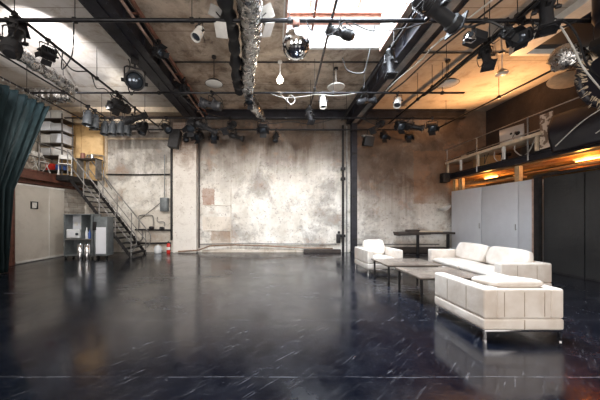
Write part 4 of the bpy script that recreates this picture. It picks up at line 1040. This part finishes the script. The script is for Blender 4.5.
# cables
C = [
 ('drooping black cable on the nearest pipe, upper left', 'cable', [(-3.95, 5.1, 5.42), (-3.95, 5.1, 5.1), (-4.0, 5.12, 4.75), (-4.3, 5.3, 4.6), (-4.6, 5.6, 4.8), (-4.9, 6, 5.4)], .012),
 ('black cable tangle under the left lengthwise pipe', 'cable', [(-5.1, 6.0, 5.5), (-5.0, 6.4, 5.2), (-4.85, 6.8, 5.35), (-4.95, 7.2, 5.15), (-5.07, 7.8, 5.4), (-5.0, 8.3, 5.2), (-5.05, 8.9, 5.45)], .014),
 ('white cable swagged right of the hanging bulb', 'cablew', [(-.2, 8.1, 5.45), (.3, 8.15, 5.32), (.9, 8.15, 5.36), (1.3, 8.1, 5.4), (1.9, 8.1, 5.36), (2.6, 8.1, 5.44)], .009),
 ('coiled white cable hanging below the second pipe', 'cablew', [(.15, 8.1, 5.43), (.35, 8.05, 5.2), (.5, 8.0, 5.05), (.62, 8.05, 5.2), (.5, 8.1, 5.38), (.38, 8.05, 5.2), (.5, 8.0, 5.02)], .008),
 ('thin dark cable swagged along the pipe by the ball', 'cable', [(.6, 5.1, 5.42), (.75, 5.1, 5.2), (1.1, 5.1, 5.15), (1.4, 5.1, 5.4), (1.9, 5.1, 5.22), (2.6, 5.1, 5.28), (3.1, 5.1, 5.42)], .01),
 ('looped black tail cable of the profile spotlight', 'cable', [(1.35, 5.2, 4.75), (1.45, 5.2, 4.5), (1.75, 5.2, 4.45), (1.85, 5.2, 4.7), (2.0, 5.2, 5.4)], .01),
 ('pale cable run slanting along the right girder, upper', 'cablew', [(4.1, 4.6, 5.6), (3.9, 5.3, 5.58), (3.65, 6.0, 5.5), (3.7, 6.6, 5.55), (3.5, 7.4, 5.5), (3.5, 8.2, 5.55)], .018),
 ('dark cable run slanting along the right girder, lower', 'cable', [(4.2, 4.6, 5.55), (4.0, 5.3, 5.5), (3.78, 6.0, 5.42), (3.8, 6.6, 5.5), (3.65, 7.4, 5.4), (3.6, 8.2, 5.5)], .02),
 ('black cable bundle wound on the truss over the sofa', 'cable', [(4.8, 4.0, 5.6), (4.72, 4.8, 5.4), (4.85, 5.4, 5.5), (4.7, 6.1, 5.38), (4.85, 6.8, 5.5), (4.75, 7.6, 5.4), (4.8, 8.4, 5.5)], .03),
 ('white cable falling at the upper right, nearest one', 'cablew', [(4.9, 4.55, 5.0), (5.2, 4.7, 4.95), (5.5, 4.8, 4.7), (5.8, 4.9, 4.4), (6.2, 5.0, 4.1), (6.9, 5.3, 3.9)], .016),
 ('black cable falling beside the white one at right', 'cable', [(4.95, 4.6, 5.05), (5.3, 4.7, 5.05), (5.6, 4.8, 4.85), (6.0, 5.0, 4.5), (6.6, 5.2, 4.25)], .018),
 ('black cable swagged between second and third pipe', 'cable', [(-3.0, 8.1, 5.42), (-2.6, 8.6, 5.15), (-2.2, 9.2, 5.2), (-1.8, 10.1, 5.42)], .014),
 ('black cable hanging along the third pipe, middle', 'cable', [(-1.0, 10.1, 5.42), (-.2, 10.1, 5.22), (.6, 10.1, 5.30), (1.4, 10.1, 5.2), (2.4, 10.1, 5.42)], .014),
 ('black cable hanging along the third pipe, right end', 'cable', [(3.4, 10.1, 5.42), (4.0, 10.1, 5.15), (4.6, 10.1, 5.25), (5.2, 10.1, 5.42)], .016),
 ('black cable wound along the nearest pipe at right', 'cable', [(3.4, 5.1, 5.4), (3.8, 5.08, 5.28), (4.2, 5.1, 5.4), (4.6, 5.08, 5.22), (5.0, 5.1, 5.38), (5.5, 5.08, 5.25), (5.9, 5.1, 5.4)], .022),
]
for lb, m_, pts, r in C: loop('rig_cable', pts, r, m_, lb)
o = obj('cable_bundle', sweep(N(), catmull([(-.86, 3.6, 5.62), (-.90, 4.8, 5.5), (-.95, 6.0, 5.62), (-1.1, 7.4, 5.55), (-1.1, 8.2, 5.5)], 12), 0, 10, [.13+.03*math.sin(k*1.3) for k in range(49)], .14), 'black')
tag(o, 'thick black cable bundle along the left side of the foil duct', 'cable')
# small gallery work light that warms the right ceiling
t = thing('gallery_floodlight', 'warm floodlight on the deck behind the gallery railing', 'lamp', (9.05, 10.15, 3.475))
obj('stand', bb(bb(N(), (-.1, -.1, 0), (.1, .1, .04)), (-.02, -.02, .04), (.02, .02, .5)), 'dark', t); obj('housing', box(N(), (0, 0, .58), (.22, .14, .18), (-.9, 0, 0), bev=.02), 'black', t)
spotl('gallery_flood', (8.9, 10.1, 4.3), (7.0, 9.3, 6.4), 1050, (1, .50, .20), 135, .9, .03)
